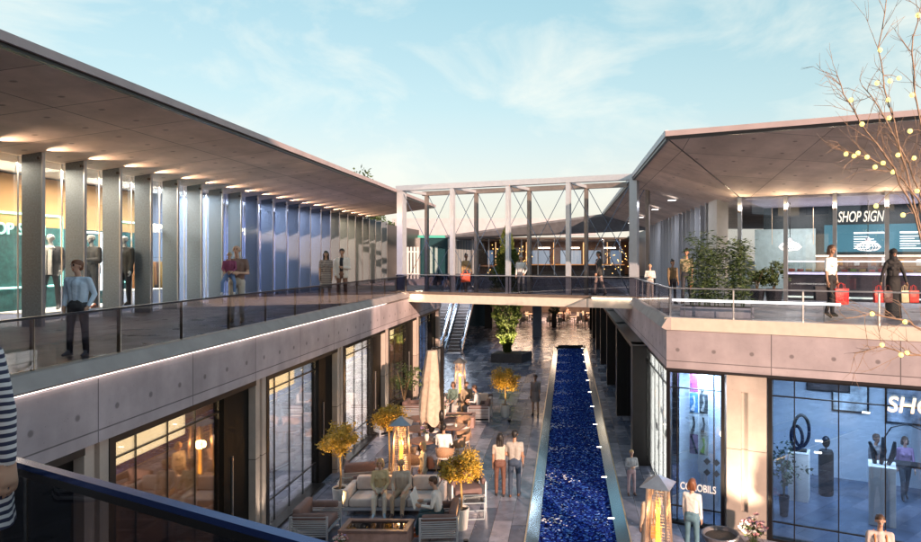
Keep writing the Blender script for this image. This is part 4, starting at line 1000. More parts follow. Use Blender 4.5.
def firetable(W_=1.5,D=.66):
    r=thing('fire_table','x','fire table')
    st=mat('rusty_pink_stone',(.34,.22,.20),.65,0,var=.25,scale=7,bump=.2)
    g=MB().box(-W_/2,W_/2,-D/2,D/2,0,.40); g.build('base',st,r,bevel=.01)
    g=MB(); t=.09
    g.box(-W_/2-.02,W_/2+.02,-D/2-.02,-D/2+t,.402,.46).box(-W_/2-.02,W_/2+.02,D/2-t,D/2+.02,.402,.46).box(-W_/2-.02,-W_/2+t,-D/2+t,D/2-t,.402,.46).box(W_/2-t,W_/2+.02,-D/2+t,D/2-t,.402,.46)
    g.build('rim',mat('brown_stone_rim',(.20,.13,.12),.35,0,var=.2),r)
    MB().box(-W_/2+t,W_/2-t,-D/2+t,D/2-t,.41,.425).build('glass_top',mat('black_reflective_glass',(.01,.01,.012),.04),r)
    return r
def leafcloud(g,c,rad,n,size,rr,clumps=26,squash=.8,fill=.5):
    cl=[]
    for i in range(clumps):
        u=Vector((rr.gauss(0,1),rr.gauss(0,1),rr.gauss(0,1))).normalized()*rr.uniform(fill,1)
        cl.append((Vector((u.x*rad,u.y*rad,u.z*rad*squash)),rr.uniform(.16,.34)*rad))
    for i in range(n):
        cc,cr_=rr.choice(cl); p=Vector(c)+cc+Vector((rr.gauss(0,1),rr.gauss(0,1),rr.gauss(0,.8)))*cr_*.6
        leaf(g,p,size*rr.uniform(.6,1.4),rr)
def leaf(g,p,s,rr,aspect=.5,d=None):
    a=d or Vector((rr.gauss(0,1),rr.gauss(0,1),rr.gauss(0,.7))); a=a.normalized(); b=a.orthogonal().normalized(); b.rotate(Matrix.Rotation(rr.uniform(0,6.28),3,a)); 
    g.add([p-a*s,p+b*s*aspect,p+a*s,p-b*s*aspect],[(0,1,2,3)])
def potted_tree(label,x,y,h,cr,seed,pot=.5,pr=.2,glow=18,leafm=None,group='small clipped trees in white pots'):
    rr=random.Random(seed); r=thing('potted_tree',label,'potted tree',(x,y,0),0,group)
    MB().lathe([(pr*.75,0),(pr,pot),(pr*.9,pot),(pr*.88,pot-.05)],n=20).build('pot',POTW,r,smooth=False)
    MB().lathe([(pr*.86,pot-.06),(pr*.86,pot-.04)],n=16).build('soil',SOIL,r)
    cz=h-cr*.8
    g=MB().tube([(0,0,pot-.05),(.02,.01,pot+.25*(cz-pot)),(-.01,0,cz-.2),(0,.0,cz+.1)],[.032,.026,.022,.012],7)
    for i in range(9):
        a=i*2.4+rr.random(); l=cr*.75
        g.tube([(0,0,cz-.25+.04*i),(math.cos(a)*l*.5,math.sin(a)*l*.5,cz-.1+.05*i),(math.cos(a)*l,math.sin(a)*l,cz+.05+.04*i)],[.012,.008,.003],5)
    g.build('trunk',BARK,r)
    g=MB(); leafcloud(g,(0,0,cz),cr*.80,4200,.034,rr,40,.70,.35); g.build('crown',leafm or LEAFG,r)
    MB().lathe([(.05,0),(.06,.10),(.05,.10)],n=10).build('added_ground_spot',BLACK,r,loc=(.25,-.85,0)); o=lamp('added_tree_spot','SPOT',(.25,-.85,.14),glow*5,(1,.62,.22),r,size=.04,spot=50,blend=.8,aim=None,rot=None)  # spot and housing added on the ground to light the crown's front
    o.rotation_euler=(Vector((0,0,cz))-Vector((.25,-.85,.14))).to_track_quat('-Z','Y').to_euler()
    return r
def flame(h,rr):
    g=MB()
    for i in range(7):
        a=rr.uniform(0,6.28); rad=rr.uniform(0,.02); pts=[];rs=[]
        hh=h*rr.uniform(.55,1)
        for k in range(9):
            f=k/8; pts.append((math.cos(a)*rad+.028*math.sin(f*9+a),math.sin(a)*rad+.028*math.cos(f*8+a*2),f*hh)); rs.append(.020*(1-f)**.6*(.7+.6*abs(math.sin(f*11+a)))+.002)
        g.tube(pts,rs,6)
    return g
FL=emit('orange_flame',(1,.38,.035),1.7)
def heater(label,x,y,seed,rot=0,roofm=None,glow=70):
    rr=random.Random(seed); r=thing('patio_heater',label,'patio heater',(x,y,0),rot,'pyramid flame heaters')
    def col(sx,sy):
        g=MB(); b=.26;t=.17; s=.018
        g.hexa([(sx*b-s,sy*b-s,.0),(sx*b+s,sy*b-s,.0),(sx*b+s,sy*b+s,.0),(sx*b-s,sy*b+s,.0)],[(sx*t-s,sy*t-s,2.02),(sx*t+s,sy*t-s,2.02),(sx*t+s,sy*t+s,2.02),(sx*t-s,sy*t+s,2.02)]); return g
    HM=mat('champagne_metal',(.50,.42,.36),.3,.7,var=.05)
    for sx in(-1,1):
        for sy in(-1,1): col(sx,sy).build('corner_post',HM,r)
    MB().hexa([(-.25,-.25,.02),(.25,-.25,.02),(.25,.25,.02),(-.25,.25,.02)],[(-.225,-.225,.62),(.225,-.225,.62),(.225,.225,.62),(-.225,.225,.62)]).build('base_cabinet',HM,r)
    # perforated guard as thin wire mesh
    g=MB()
    for side in range(4):
        Rm=Matrix.Rotation(side*math.pi/2,3,'Z')
        for i in range(6):
            f=-1+2*(i+.5)/6; g.tube([Rm@Vector((f*.22,-.235,.64)),Rm@Vector((f*.155,-.175,1.98))],.003,4,False)
        for i in range(22):
            z=.68+i*.06; bb_=.26-.09*z/2.02; g.tube([Rm@Vector((-bb_,-bb_,z)),Rm@Vector((bb_,-bb_,z))],.0025,4,False)
    g.build('wire_guard',HM,r)
    MB().lathe([(.055,.64),(.055,1.96)],n=14).build('glass_tube',GL_SMALL,r)
    f=flame(1.15,rr).build('flame',FL,r,smooth=True,loc=(0,0,.66))
    g=MB(); a=.30; g.add([(-a,-a,2.02),(a,-a,2.02),(a,a,2.02),(-a,a,2.02),(0,0,2.22)],[(0,3,2,1),(0,1,4),(1,2,4),(2,3,4),(3,0,4)]); g.build('pyramid_hood',roofm or mat('grey_hood_metal',(.34,.35,.38),.3,.7),r)
    lamp('flame_glow','POINT',(0,0,1.45),glow,(1,.50,.18),r,size=.12)
    return r

HEAT=[('pyramid flame heater behind the back of the near pale sofa',xat(401,17.6),17.6,3),('pyramid flame heater behind the far sofa near the escalators',xat(460,27.9),27.9,4),
      ('pyramid flame heater beside the water channel in front of a blond woman',xat(658,12.85),12.85,5)]
for i,(l,x,y,s) in enumerate(HEAT): heater(l,x,y,s,rot=R([8,5,-22][i]),glow=[34,40,12][i])
potted_tree('small golden lit tree in white pot beside the left shop window',xat(340,17.0),17.0,2.25,.62,11)
potted_tree('small yellow green tree in white pot left of a flame heater',xat(389,18.4),18.4,2.45,.58,12)
potted_tree('golden lit tree in white pot behind the armchair of the man reading',xat(461,15.6),15.6,1.95,.60,13,glow=24)
potted_tree('small golden lit tree to the right of the far lounge group',xat(505,26.6),26.6,2.1,.78,14,glow=30)

A0_=armchair()
place(A0_,True,pos(316,15.25,0),R(-90),'near left slatted armchair with brown cushions facing the fire table','slatted lounge armchairs')
place(A0_,False,pos(441,15.2,0),R(90+4),'slatted armchair in which a man in white shirt sits reading near the fire table','slatted lounge armchairs')
place(A0_,False,pos(361,18.55,0),R(12),'slatted armchair seen from behind between a small tree and a flame heater','slatted lounge armchairs')
place(A0_,False,pos(466,17.4,0),R(200),'slatted armchair half hidden behind the golden tree crown near the couple','slatted lounge armchairs')
place(A0_,False,pos(480,26.2,0),R(90),'slatted armchair of the far lounge group with a seated man in white','slatted lounge armchairs')
place(A0_,False,pos(414,26.3,0),R(-90),'dim slatted armchair at the left of the far lounge group','slatted lounge armchairs')
place(A0_,False,pos(383,24.2,0),R(-40),'slatted armchair alone by the left shop wall under dark plants','slatted lounge armchairs')
S0=sofa()
place(S0,True,(xat(396,16.75),16.75,0),R(180),'near pale three seat sofa with two people facing the viewer','lounge sofas')
place(S0,False,(xat(462,27.2),27.1,0),R(180),'far pale sofa with two seated people in front of a flame heater','lounge sofas')
F0=firetable()
place(F0,True,(xat(377,14.7),14.72,0),R(-1),'rectangular stone fire table in front of the near sofa','stone fire tables')
place(F0,False,(xat(455,25.1),25.1,0),R(2),'rectangular stone fire table in front of the far sofa','stone fire tables')
# glass side tables (open cube frames)
def sidetable():
    r=thing('side_table','x','side table'); g=MB(); a=.27;s=.012;h=.42
    fr=mat('white_blue_tube_frame',(.6,.7,.78),.25,.5)
    for x in(-a,a):
        for y in(-a,a): g.box(x-s,x+s,y-s,y+s,0,h)
    for z in(0.0,h-.024):
        for x in(-a,a): g.box(x-s,x+s,-a+s,a-s,z,z+.024)
        for y in(-a,a): g.box(-a-s,a+s,y-s,y+s,z,z+.024) if False else g.box(-a+s,a-s,y-s,y+s,z,z+.024)
    g.build('frame',fr,r); MB().box(-a+s,a-s,-a+s,a-s,h-.012,h-.004).build('glass_top',GL_SMALL,r); return r
T0=sidetable()
place(T0,True,pos(349,17.75,0),R(10),'small glass side table with white frame left of the near sofa','open frame side tables')
place(T0,False,pos(474,16.4,0),R(5),'small glass side table with pale blue frame right of the golden tree','open frame side tables')

# seated people
def seat(label,x,y,face,H,z=0,**k): return person(label,(x,y,z),face,H,'sit' if 'pose' not in k else k.pop('pose'),**k)
SZ=.03
person('blond woman in olive sweater seated at the left of the near sofa',(xat(380,16.6),16.62,SZ),192,1.70,'sit',top=(.48,.40,.24),bottom=(.62,.56,.48),shoe=(.3,.4,.5),hair='blond',hairstyle='bob',skin=SKIN_L,female=True,vox=.0105,turn=-10)
person('person in grey brown sweater and tan trousers seated in the middle of the near sofa',(xat(402,16.6),16.62,SZ),178,1.72,'sit',top=(.52,.45,.38),bottom=(.46,.34,.24),shoe=(.10,.06,.05),hair='blond',hairstyle='short',skin=SKIN_L,vox=.0105,turn=12,lean=8)
o,w_=person('bearded man in white shirt sitting sideways in the near right armchair reading',(xat(438,15.2)+.02,15.22,SZ),94,1.76,'sitread',top=(.66,.66,.66),bottom=(.02,.06,.08),shoe=(.4,.10,.03),hair='brown',skin=SKIN_L,vox=.0105,lean=10,turn=0)
pr=Vector(w_[-1])*.5+Vector(w_[1])*.5
pp=thing('newspaper','open white newspaper held by the man in the near right armchair','newspaper',tuple(pr+Vector((-.12,0,.0))),R(0))
MB().hexa([(-.02,-.26,-.05),(.0,-.26,-.05),(.0,0,-.07),(-.02,0,-.07)],[(-.12,-.26,.30),(-.10,-.26,.30),(-.10,0,.27),(-.12,0,.27)]).build('page',PLWHITE,pp)
MB().hexa([(-.02,0.003,-.07),(.0,0.003,-.07),(.0,.26,-.05),(-.02,.26,-.05)],[(-.12,.003,.27),(-.10,.003,.27),(-.10,.26,.30),(-.12,.26,.30)]).build('page',PLWHITE,pp)
o,w_=person('blond woman in patterned blouse standing behind the near sofa with a brown backpack',(xat(423,17.55),17.6,0),115,1.50,'stand',top=(.48,.44,.36),bottom=(.3,.27,.22),hair='blond',hairstyle='bob',skin=SKIN_L,female=True)
bp=thing('backpack','small reddish brown backpack on the back of the blond standing woman','backpack',(xat(423,17.55)+.19,17.56,.82),R(115))
MB().box(-.12,.12,-.07,.07,0,.30).build('pack_body',cm((.36,.13,.07)),bp,bevel=.04,seg=3); MB().box(-.09,.09,-.11,-.06,.03,.16).build('pocket',cm((.30,.10,.05)),bp,bevel=.02)
person('man in white shirt seated with his back to the viewer at the round table',(xat(444,20.0),19.95,.02),0,1.76,'sit',top=(.70,.68,.66),bottom=(.08,.08,.09),hair='black',skin=SKIN_M)
person('long haired woman in teal sweater seated at the left of the far sofa',(xat(453,26.9),26.92,SZ),170,1.70,'sit',top=(.12,.18,.16),bottom=(.35,.35,.36),hair='brown',hairstyle='bob',skin=SKIN_M,female=True)
person('person in beige top and tan trousers seated in the middle of the far sofa',(xat(466.5,26.9),26.92,SZ),182,1.74,'sit',top=(.36,.28,.20),bottom=(.34,.22,.12),hair='brown',skin=SKIN_L,lean=8)
person('man in white shirt leaning forward in the far slatted armchair',(xat(479,26.2),26.2,SZ),90,1.76,'sitread',top=(.6,.6,.62),bottom=(.03,.04,.06),hair='brown',skin=SKIN_L,lean=14)

# parasol and its mast
ps_=thing('closed_parasol','tall closed beige cantilever parasol hanging beside its dark mast','parasol',(xat(432,20.4),20.4,0))
g=MB(); n=40; vs=[];rows=26
for i in range(rows):
    f=i/(rows-1); z=3.60-f*2.15
    rad=.16+.20*f+ (.06*math.sin(min(1,f*1.02)*3.14*.9) ) - (.05 if f>.97 else 0) - .035*math.exp(-((f-.5)/.04)**2)
    for k in range(n):
        a=2*math.pi*k/n; rp=1+.11*math.sin(a*8+f*2.2)*(.4+.6*f)+.045*math.sin(a*17+f*7)
        zz=z-(.10*(math.sin(a*4)+1) if i==rows-1 else 0)
        vs.append((rad*rp*math.cos(a),rad*rp*math.sin(a),zz))
g.add(vs,[(i*n+k,i*n+(k+1)%n,(i+1)*n+(k+1)%n,(i+1)*n+k)[::-1] for i in range(rows-1) for k in range(n)]+[tuple(range(n))])
g.build('folded_canopy',mat('beige_canvas',(.46,.38,.31),.9,0,var=.15,scale=9,bump=.15),ps_,smooth=True)
MB().tube([(0,0,1.2),(0,0,3.66)],.03,8).build('stem',DARKM,ps_)
mx_=xat(442,20.2)-xat(432,20.4)
MB().box(mx_-.05,mx_+.05,-.22,-.12,0,3.75).build('mast',BLACK,ps_)
MB().tube([(mx_,-.17,3.70),(0,0,3.68)],.035,8).build('arm',BLACK,ps_)
MB().box(mx_-.45,mx_+.45,-.62,.28,0,.07).build('base_plate',BLACK,ps_)
MB().ell((mx_-.02,-.25,1.6),.09,.06,.18).build('crank_housing',BLACK,ps_,smooth=True)
MB().ell((-.02,-.03,1.25),.13,.13,.24).build('black_weight',BLACK,ps_,smooth=True)

# round tables with chairs
def rtable(top):
    r=thing('round_table','x','table')
    MB().lathe([(.44,.72),(.47,.735),(.47,.755),(.45,.765)],n=32).build('table_top',top,r)
    MB().lathe([(.26,0),(.26,.015),(.04,.04),(.03,.3),(.03,.70),(.2,.72)],n=20).build('pedestal',mat('brown_metal',(.12,.07,.05),.4,.5),r,smooth=False); return r
RT=rtable(WOOD); RTW=None
tabs=[((xat(424.5,20.5),20.5,0),'round reddish wood table with a flower vase beside the seated man'),((xat(419,21.9),21.9,0),'round wood table partly behind the closed parasol'),
      ((xat(452,22.2),22.2,0),'round reddish table behind the head of the seated man'),((xat(420,23.3),23.3,0),'round wood table farthest back behind the closed parasol'),]
for i,(l,t) in enumerate(tabs): place(RT,i==0,l,0,t,'round cafe tables')
def tubchair():
    r=thing('tub_chair','x','chair')
    g=MB(); n=20; vs=[]
    for z,rad in((.40,.24),(.55,.27),(.78,.30)):
        for k in range(n+1):
            a=R(-200)+R(220)*k/n; vs.append((rad*math.cos(a),rad*math.sin(a)*1.0,z-(.10*abs(math.cos(a))**2 if z>.7 else 0)))
    m_=n+1; g.add(vs,[(j*m_+k,j*m_+k+1,(j+1)*m_+k+1,(j+1)*m_+k) for j in range(2) for k in range(n)])
    o=g.build('shell_back',WOVEN,r,smooth=True); sd_=o.modifiers.new('s','SOLIDIFY'); sd_.thickness=.03
    MB().lathe([(.22,.38),(.25,.40),(.25,.45),(.22,.47)],n=20).build('seat_pad',FAB,r)
    for x in(-.17,.17):
        for y in(-.17,.17): MB().tube([(x,y,.39),(x*1.35,y*1.35,0)],[.018,.012],6).build('leg',BARK,r)
    return r
TC=tubchair()
chs=[(445,19.9,0,'woven tub chair carrying the man in white shirt with his back turned'),(462,21.6,120,'woven tub chair right of the reddish table seen from the side'),(457,20.9,60,'woven tub chair with pale pad between two round tables'),
     (411,20.2,-60,'woven tub chair at the left of the flower vase table'),(416,19.2,-10,'woven tub chair in front of the flower vase table'),(405,22.4,-90,'woven tub chair left of the table behind the parasol'),(463,23.4,160,'woven tub chair at the back of the reddish table'),(433,22.9,200,'woven tub chair half hidden behind the closed parasol')]
for i,(px,d,r_,l) in enumerate(chs): place(TC,i==0,pos(px,d,0),R(r_),l,'woven tub chairs')
PET=[mat('pink_petals',(.62,.30,.32),.6),mat('white_petals',(.66,.60,.56),.6),mat('violet_petals',(.35,.25,.5),.6)]
def flowers(label,loc,r0,h,seed,vase=True,potm=None,pr=.07,ph=.22,n=26):
    rr=random.Random(seed); o=thing('flower_vase',label,'flowers',loc)
    MB().lathe([(pr*.6,0),(pr,ph*.5),(pr*.8,ph),(pr*.7,ph)],n=16).build('vase',potm or POTW,o)
    st=MB(); lf=MB(); 
    heads=[MB(),MB(),MB()]
    for i in range(n):
        a=rr.uniform(0,6.28); q_=r0*math.sqrt(rr.random()); z=ph+h*(1-.5*(q_/r0)**2)*rr.uniform(.6,1)
        p=(q_*math.cos(a),q_*math.sin(a),z); st.tube([(0,0,ph*.6),(p[0]*.5,p[1]*.5,ph+(z-ph)*.5),p],.003,4,False)
        hb=heads[rr.choice((0,0,1,1,2))]
        for k in range(7):
            b=k*.9; dv=Vector((math.cos(b),math.sin(b),.35)); leaf(hb,Vector(p)+dv*.022*(r0/.15),.026*(r0/.15),rr,.6,dv)
        for k in range(3): leaf(lf,Vector(p)*rr.uniform(.7,.98)+Vector((0,0,.03)),.03*(r0/.15),rr)
    st.build('stems',LEAFD,o); lf.build('leaves',LEAFD,o)
    for hb,m_ in zip(heads,PET): hb.build('blossoms',m_,o)
    return o
flowers('pink and white flowers in a white vase on the near round table',(xat(427,20.4),20.38,.767),.17,.34,1)
flowers('small pink flowers on the far fire table beside the parasol mast',(xat(446.5,25.1)-.05,25.0,.462),.15,.42,2)
flowers('pink and violet lilies in a dark pot at the foot of the right pier',(xat(753,14.2),14.15,0),.27,.62,3,potm=DARKM,pr=.2,ph=.30,n=44)
flowers('low white and violet flowers in the foreground left of the fire table',(xat(340,14.25),14.2,0),.16,.18,4,pr=.12,ph=.28,n=24)
bw_=thing('bowl_planter','wide dark grey round bowl at the foot of the right hand pier','planter',(xat(720,14.55),14.5,0)); MB().lathe([(.22,0),(.40,.28),(.42,.36),(.38,.36),(.34,.26),(.05,.24)],n=28).build('bowl',mat('dark_grey_stone',(.12,.12,.14),.5),bw_); MB().lathe([(.34,.25),(.34,.29)],n=20).build('soil',SOIL,bw_)
# cups on tables
def cup(loc,l): 
    c_=MB().lathe([(.03,0),(.04,.08),(.035,.08),(.03,.01)],n=12).build('cup',POTW,None,loc=loc); tag(c_,l,'cup')
cup((xat(433,20.4),20.35,.767),'small white cup on the near round table right of the vase'); cup((xat(456,22.1),22.1,.767),'small white cup on the reddish table behind the seated man')
def plate(loc,l): tag(MB().lathe([(.06,0),(.13,.018),(.125,.02),(.05,.006)],n=20).build('plate',POTW,None,loc=loc),l,'plate')
plate((xat(436.5,20.6),20.75,.767),'white plate near the cup on the near round table'); plate((xat(450,22.3),22.3,.767),'white plate on the reddish round table')

# dark plant by the left wall
def shrub(label,loc,rad,h,seed,n=900,potm=None,pot=.5,group=None,leafm=None,name='potted_plant',cat='plant',size=.05):
    rr=random.Random(seed); o=thing(name,label,cat,loc,0,group)
    if pot: MB().lathe([(rad*.45,0),(rad*.6,pot),(rad*.5,pot),(rad*.5,pot-.05)],n=18).build('pot',potm or DARKM,o)
    g=MB()
    for i in range(6):
        a=i*1.05; g.tube([(0,0,pot*.8),(math.cos(a)*rad*.3,math.sin(a)*rad*.3,pot+(h-pot)*.5),(math.cos(a)*rad*.6,math.sin(a)*rad*.6,pot+(h-pot)*.8)],[.012,.009,.004],5)
    g.build('stems',BARK,o)
    g=MB(); leafcloud(g,(0,0,pot+(h-pot)*.55),max(rad,(h-pot)*.5)*.9,n,size,rr,20,(h-pot)/2/max(rad,(h-pot)*.5),.3); g.build('foliage',leafm or LEAFD,o); return o
shrub('dark leafy plant against the left shop wall behind the closed parasol',(xat(404,27.5),27.5,0),.7,2.1,21)
# tall conifer in square planter
tp=thing('columnar_evergreen','tall narrow evergreen growing out of a dark square planter and rising past the footbridge','tree',(xat(507.5,40.8),40.9,0))
g=MB(); 
pl=[(-1.0,-.55),(.95,-.75),(1.5,.65),(-.75,.75)]
g.prism(pl,0,.55); g.build('planter',mat('charcoal_stone',(.055,.055,.065),.55,0,var=.2),tp)
g=MB(); g.prism([(x*.86,y*.86) for x,y in pl],.551,.57); g.build('soil',SOIL,tp)
MB().tube([(0,0,.5),(0,0,4),(-.1,0,7.6)],[.09,.06,.02],8).build('trunk',BARK,tp)
rr=random.Random(5); g=MB()
for i in range(17000):
    z=rr.uniform(.62,8.6); f=(z-.6)/8.0
    rad=(.22+ .95*min(1,f/.42)) if f<.42 else 1.17*(1-(f-.42)/.58)**.75
    rad*=.93+.10*math.sin(z*5)+.07*math.sin(z*11+1)
    a=rr.uniform(0,6.28); q_=rad*math.sqrt(rr.uniform(.35,1.05))*(1+.12*math.sin(a*3+z*2))*(1+.15*math.sin(a*7+z*5))
    leaf(g,Vector((q_*math.cos(a)-.05,q_*math.sin(a),z)),rr.uniform(.05,.10),rr,.45,Vector((math.cos(a),math.sin(a),rr.uniform(.4,1.8))))
g.build('foliage',LEAFY,tp)
for sx in(-.3,.4):
    l=lamp('tree_uplight','SPOT',(sx*1.6,-.75,.62),170,(1,.80,.32),tp,size=.04,spot=70,blend=.7); l.rotation_euler=Vector((-sx*.3,.26,1)).to_track_quat('-Z','Y').to_euler()

# bamboo planter on terrace
bt=F(.95,1.05,5.0)
b_=thing('bamboo_planter','row of green bamboo in a long pale planter behind the terrace railing','plant',tuple(bt),FA)
MB().box(-.85,.95,-.18,.18,.0,.26).build('planter_box',mat('pale_grey_planter',(.36,.35,.42),.5,0),b_,bevel=.01)
MB().box(-.82,.92,-.15,.15,.261,.275).build('soil',SOIL,b_)
g=MB(); gl_=MB(); rr=random.Random(8)
for i in range(34):
    x=rr.uniform(-.58,.9); y=rr.uniform(-.12,.12); h=rr.uniform(1.35,2.05)*(1-.12*abs(x)); lx=rr.uniform(-.22,.22); ly=rr.uniform(-.2,.2)
    pts=[(x+lx*f*f,y+ly*f*f,.25+h*f) for f in(0,.25,.5,.75,1)]; g.tube(pts,[.009,.008,.006,.004,.002],5)
    for k in range(130):
        f=rr.uniform(.12,1); p=Vector((x+lx*f*f,y+ly*f*f,.25+h*f)); a=rr.uniform(0,6.28); dv=Vector((math.cos(a),math.sin(a),rr.uniform(-.7,.35)))
        L_=rr.uniform(.02,.22); leaf(gl_,p+dv*L_,rr.uniform(.05,.085),rr,.22,dv)
g.build('canes',mat('bamboo_cane',(.05,.08,.03),.5),b_); gl_.build('leaves',LEAFD,b_)

# bare tree with fairy lights at the right edge
ft=thing('bare_tree','bare twiggy tree strung with yellow fairy lights reaching in from the right edge','tree',(5.15,8.2,0))
TW=mat('copper_lit_bark',(.30,.20,.14),.7,0,var=.3,scale=20); rr=random.Random(12)
g=MB(); tips=[]
MB().tube([(0,0,0),(.03,.02,2.5),(-.02,0,4.6),(-.03,.0,5.6)],[.13,.10,.085,.07],10).build('trunk',TW,ft)
def grow(p,d,L_,r,depth):
    pts=[p]; n=5; dd=Vector(d)
    for i in range(n):
        dd=(dd+Vector((rr.gauss(0,.10),rr.gauss(0,.10),rr.gauss(0,.07)+.02))).normalized(); pts.append(pts[-1]+dd*L_/n)
    g.tube(pts,[r*(1-.55*i/n) for i in range(n+1)],5 if depth>1 else 7,False)
    tips.extend(pts[2:])
    if depth>=4: return
    for k in range(rr.choice((3,3,4)) if depth<3 else 3):
        i=rr.randint(1,n); b=Vector((rr.gauss(0,1),rr.gauss(0,1),rr.gauss(0,1))); nd=(dd+b.normalized()*rr.uniform(.45,.9)).normalized()
        grow(pts[i],nd,L_*rr.uniform(.5,.75),max(.0028,r*(1-.55*i/n)*.62),depth+1+(rr.random()<.35))
TX,TY=5.15,8.2
def tl(px,py,dy=0.0):
    Y=TY+dy; return Vector(((px-VX)/FPX*Y-TX,dy,CZ-(py-VY)/FPX*Y))
PATHS=[([(945,330),(925,240),(908,170),(893,120),(884,88),(879,48),(886,-6)],0.1),([(940,300),(915,215),(892,170),(866,130),(850,104),(838,76)],-.3),([(940,290),(918,200),(893,172),(867,158),(842,150)],.25),
 ([(942,280),(920,190),(905,150),(880,100),(862,84)],.5),([(960,360),(930,335),(905,323),(872,314),(850,318)],-.2),([(955,370),(925,357),(901,355),(880,346),(858,352)],.15),
 ([(945,270),(926,170),(915,110),(908,50),(919,8)],-.5),([(948,300),(935,180),(925,90),(930,10)],.2)]
pts_all=[]
for pp_,dy in PATHS:
    q_=[tl(px,py,dy*(k/len(pp_))) for k,(px,py) in enumerate(pp_)]
    q_=[(v+Vector((rr.gauss(0,.015),rr.gauss(0,.03),rr.gauss(0,.015)))) for v in q_]
    fine=[]
    for u_,v_ in zip(q_[:-1],q_[1:]):
        for f in(0,.33,.66): fine.append(u_.lerp(v_,f)+Vector((rr.gauss(0,.008),rr.gauss(0,.01),rr.gauss(0,.008))))
    fine.append(q_[-1]); n=len(fine)
    g.tube([Vector((0,0,4.6)),Vector((0,0,5.3)).lerp(fine[0],.6)]+fine,[.03,.02]+[.013*(1-.8*i/n)+.003 for i in range(n)],6,False)
    pts_all+=fine
    for i in range(3,n):
        for rep in range(rr.choice((1,1,2))):
            dd=(fine[i]-fine[i-1]).normalized(); bb=Vector((rr.gauss(0,1),rr.gauss(0,1),rr.gauss(0,1))).normalized()
            grow(fine[i],(dd+bb*rr.uniform(.5,1.0)).normalized(),rr.uniform(.22,.5),.0045,3)
BUL=emit('yellow_fairy_bulb',(1,.80,.22),.62)
for px,py in ((877,83),(890,81),(899,78),(888,100),(889,118),(910,131),(918,15),(846,154),(854,156),(858,153),(867,157),(875,167),(883,163),(893,172),(898,155),(914,158),(917,191),(872,314),(905,322),(882,345),(901,355),(907,353),(862,124),(851,100),(880,50),(912,95),(903,215),(876,206)):
    best=min(pts_all,key=lambda v:(VX+(v.x+TX)/(v.y+TY)*FPX-px)**2+(VY-(v.z-CZ)/(v.y+TY)*FPX-py)**2)
    p=tl(px,py,best.y); mid=best.lerp(p,.5)+Vector((.01,0,.02)); g.tube([best,mid,p],[.005,.004,.003],5,False)
    MB().ell((0,0,0),.030,.030,.030,10,7).build('bulb',BUL,ft,smooth=True,loc=p)
g.build('branches',TW,ft)

# trees beyond the roofs
def bgtree(label,x,y,h,rad,seed,base=0,n=5200,leafm=None,group='trees beyond the left wing'):
    rr=random.Random(seed); o=thing('broadleaf_tree',label,'tree',(x,y,base),0,group)
    g=MB().tube([(0,0,0),(.1,0,h*.4),(0,.1,h*.75)],[.22,.16,.08],8)
    for i in range(9):
        a=i*2.4; g.tube([(0,0,h*(.35+.04*i)),(math.cos(a)*rad*.5,math.sin(a)*rad*.5,h*(.5+.045*i)),(math.cos(a)*rad*.9,math.sin(a)*rad*.9,h*(.58+.04*i))],[.07,.04,.015],5)
    g.build('trunk',BARK,o)
    g=MB(); leafcloud(g,(0,0,h*.72),rad,n,.13,rr,46,h*.34/rad,.35); g.build('crown',leafm or LEAFD,o); return o
bgtree('dark tree top showing above the left canopy',-15.2,46,12.6,1.9,31)
bgtree('dark green tree behind the pale slatted screen',-15.6,52,10.0,2.0,32)
# ================================================================ SHOP CONTENTS, SIGNS
def mannequin(label,px,d,z,face,pose,top,bottom,**k):
    o,w=person(label,(xat(px,d),d,z),face,1.86,pose,top=top,bottom=bottom,skin=MANQ,hairstyle='bald',mann=True,name='mannequin',cat='mannequin',vox=.014,**k); return o
mannequin('mannequin in dark coat with a white scarf behind the left fins',51,16.1,5.22,200,'pockets',(.035,.035,.04),(.02,.02,.022),jacket=(.03,.03,.035))
sc=thing('scarf','white knitted scarf round the neck of the dark coated mannequin','scarf',(xat(51,16.1)+.02,16.02,5.22+1.42),R(200))
MB().lathe([(.07,.02),(.115,.05),(.12,.12),(.08,.17)],n=18).build('neck_wrap',cm((.6,.6,.6)),sc)
for x in(-.06,.06): MB().box(x-.045,x+.045,.10,.15,-.55,.06).build('scarf_end',cm((.6,.6,.6)),sc,bevel=.01)
mannequin('mannequin in black puffer jacket and dark jeans near a teal light frame',92,16.6,5.22,170,'folded',(.03,.032,.036),(.025,.03,.04),jacket=(.05,.052,.058),shoe=(.45,.12,.05))
mannequin('mannequin in black suit half hidden behind a fin',125,17.6,5.22,170,'stand',(.02,.02,.022),(.02,.02,.022),jacket=(.03,.03,.03))
def plinth(label,x0,x1,y0,y1,z0,z1,m): 
    o=thing('display_plinth',label,'plinth',((x0+x1)/2,(y0+y1)/2,z0),0,'display plinths in the upper left shop'); w,d=(x1-x0)/2,(y1-y0)/2
    MB().box(-w,w,-d,d,0,z1-z0-.03).build('body',m,o,bevel=.01); MB().box(-w-.01,w+.01,-d-.01,d+.01,z1-z0-.028,z1-z0).build('top',PLWHITE,o); return o
BW=mat('pale_blue_plinth',(.45,.52,.72),.5,0,var=.03)
plinth('low pale blue platform under the mannequins',-13.6,-12.4,15.4,18.6,5.015,5.2,BW)
plinth('tall pale blue plinth at the far left behind the fins',-13.9,-13.3,14.1,14.8,5.015,6.35,BW)
plinth('short pale blue plinth near the far left',-13.1,-12.5,13.6,14.3,5.015,5.8,BW)
plinth('pale blue bench block behind the sixth fin',-13.6,-12.5,19.1,20.6,5.015,5.55,BW)
SG=mat('white_sign_letters',(.8,.8,.78),.4); 
SGE=emit('lit_sign_letters',(1,.92,.75),.5)
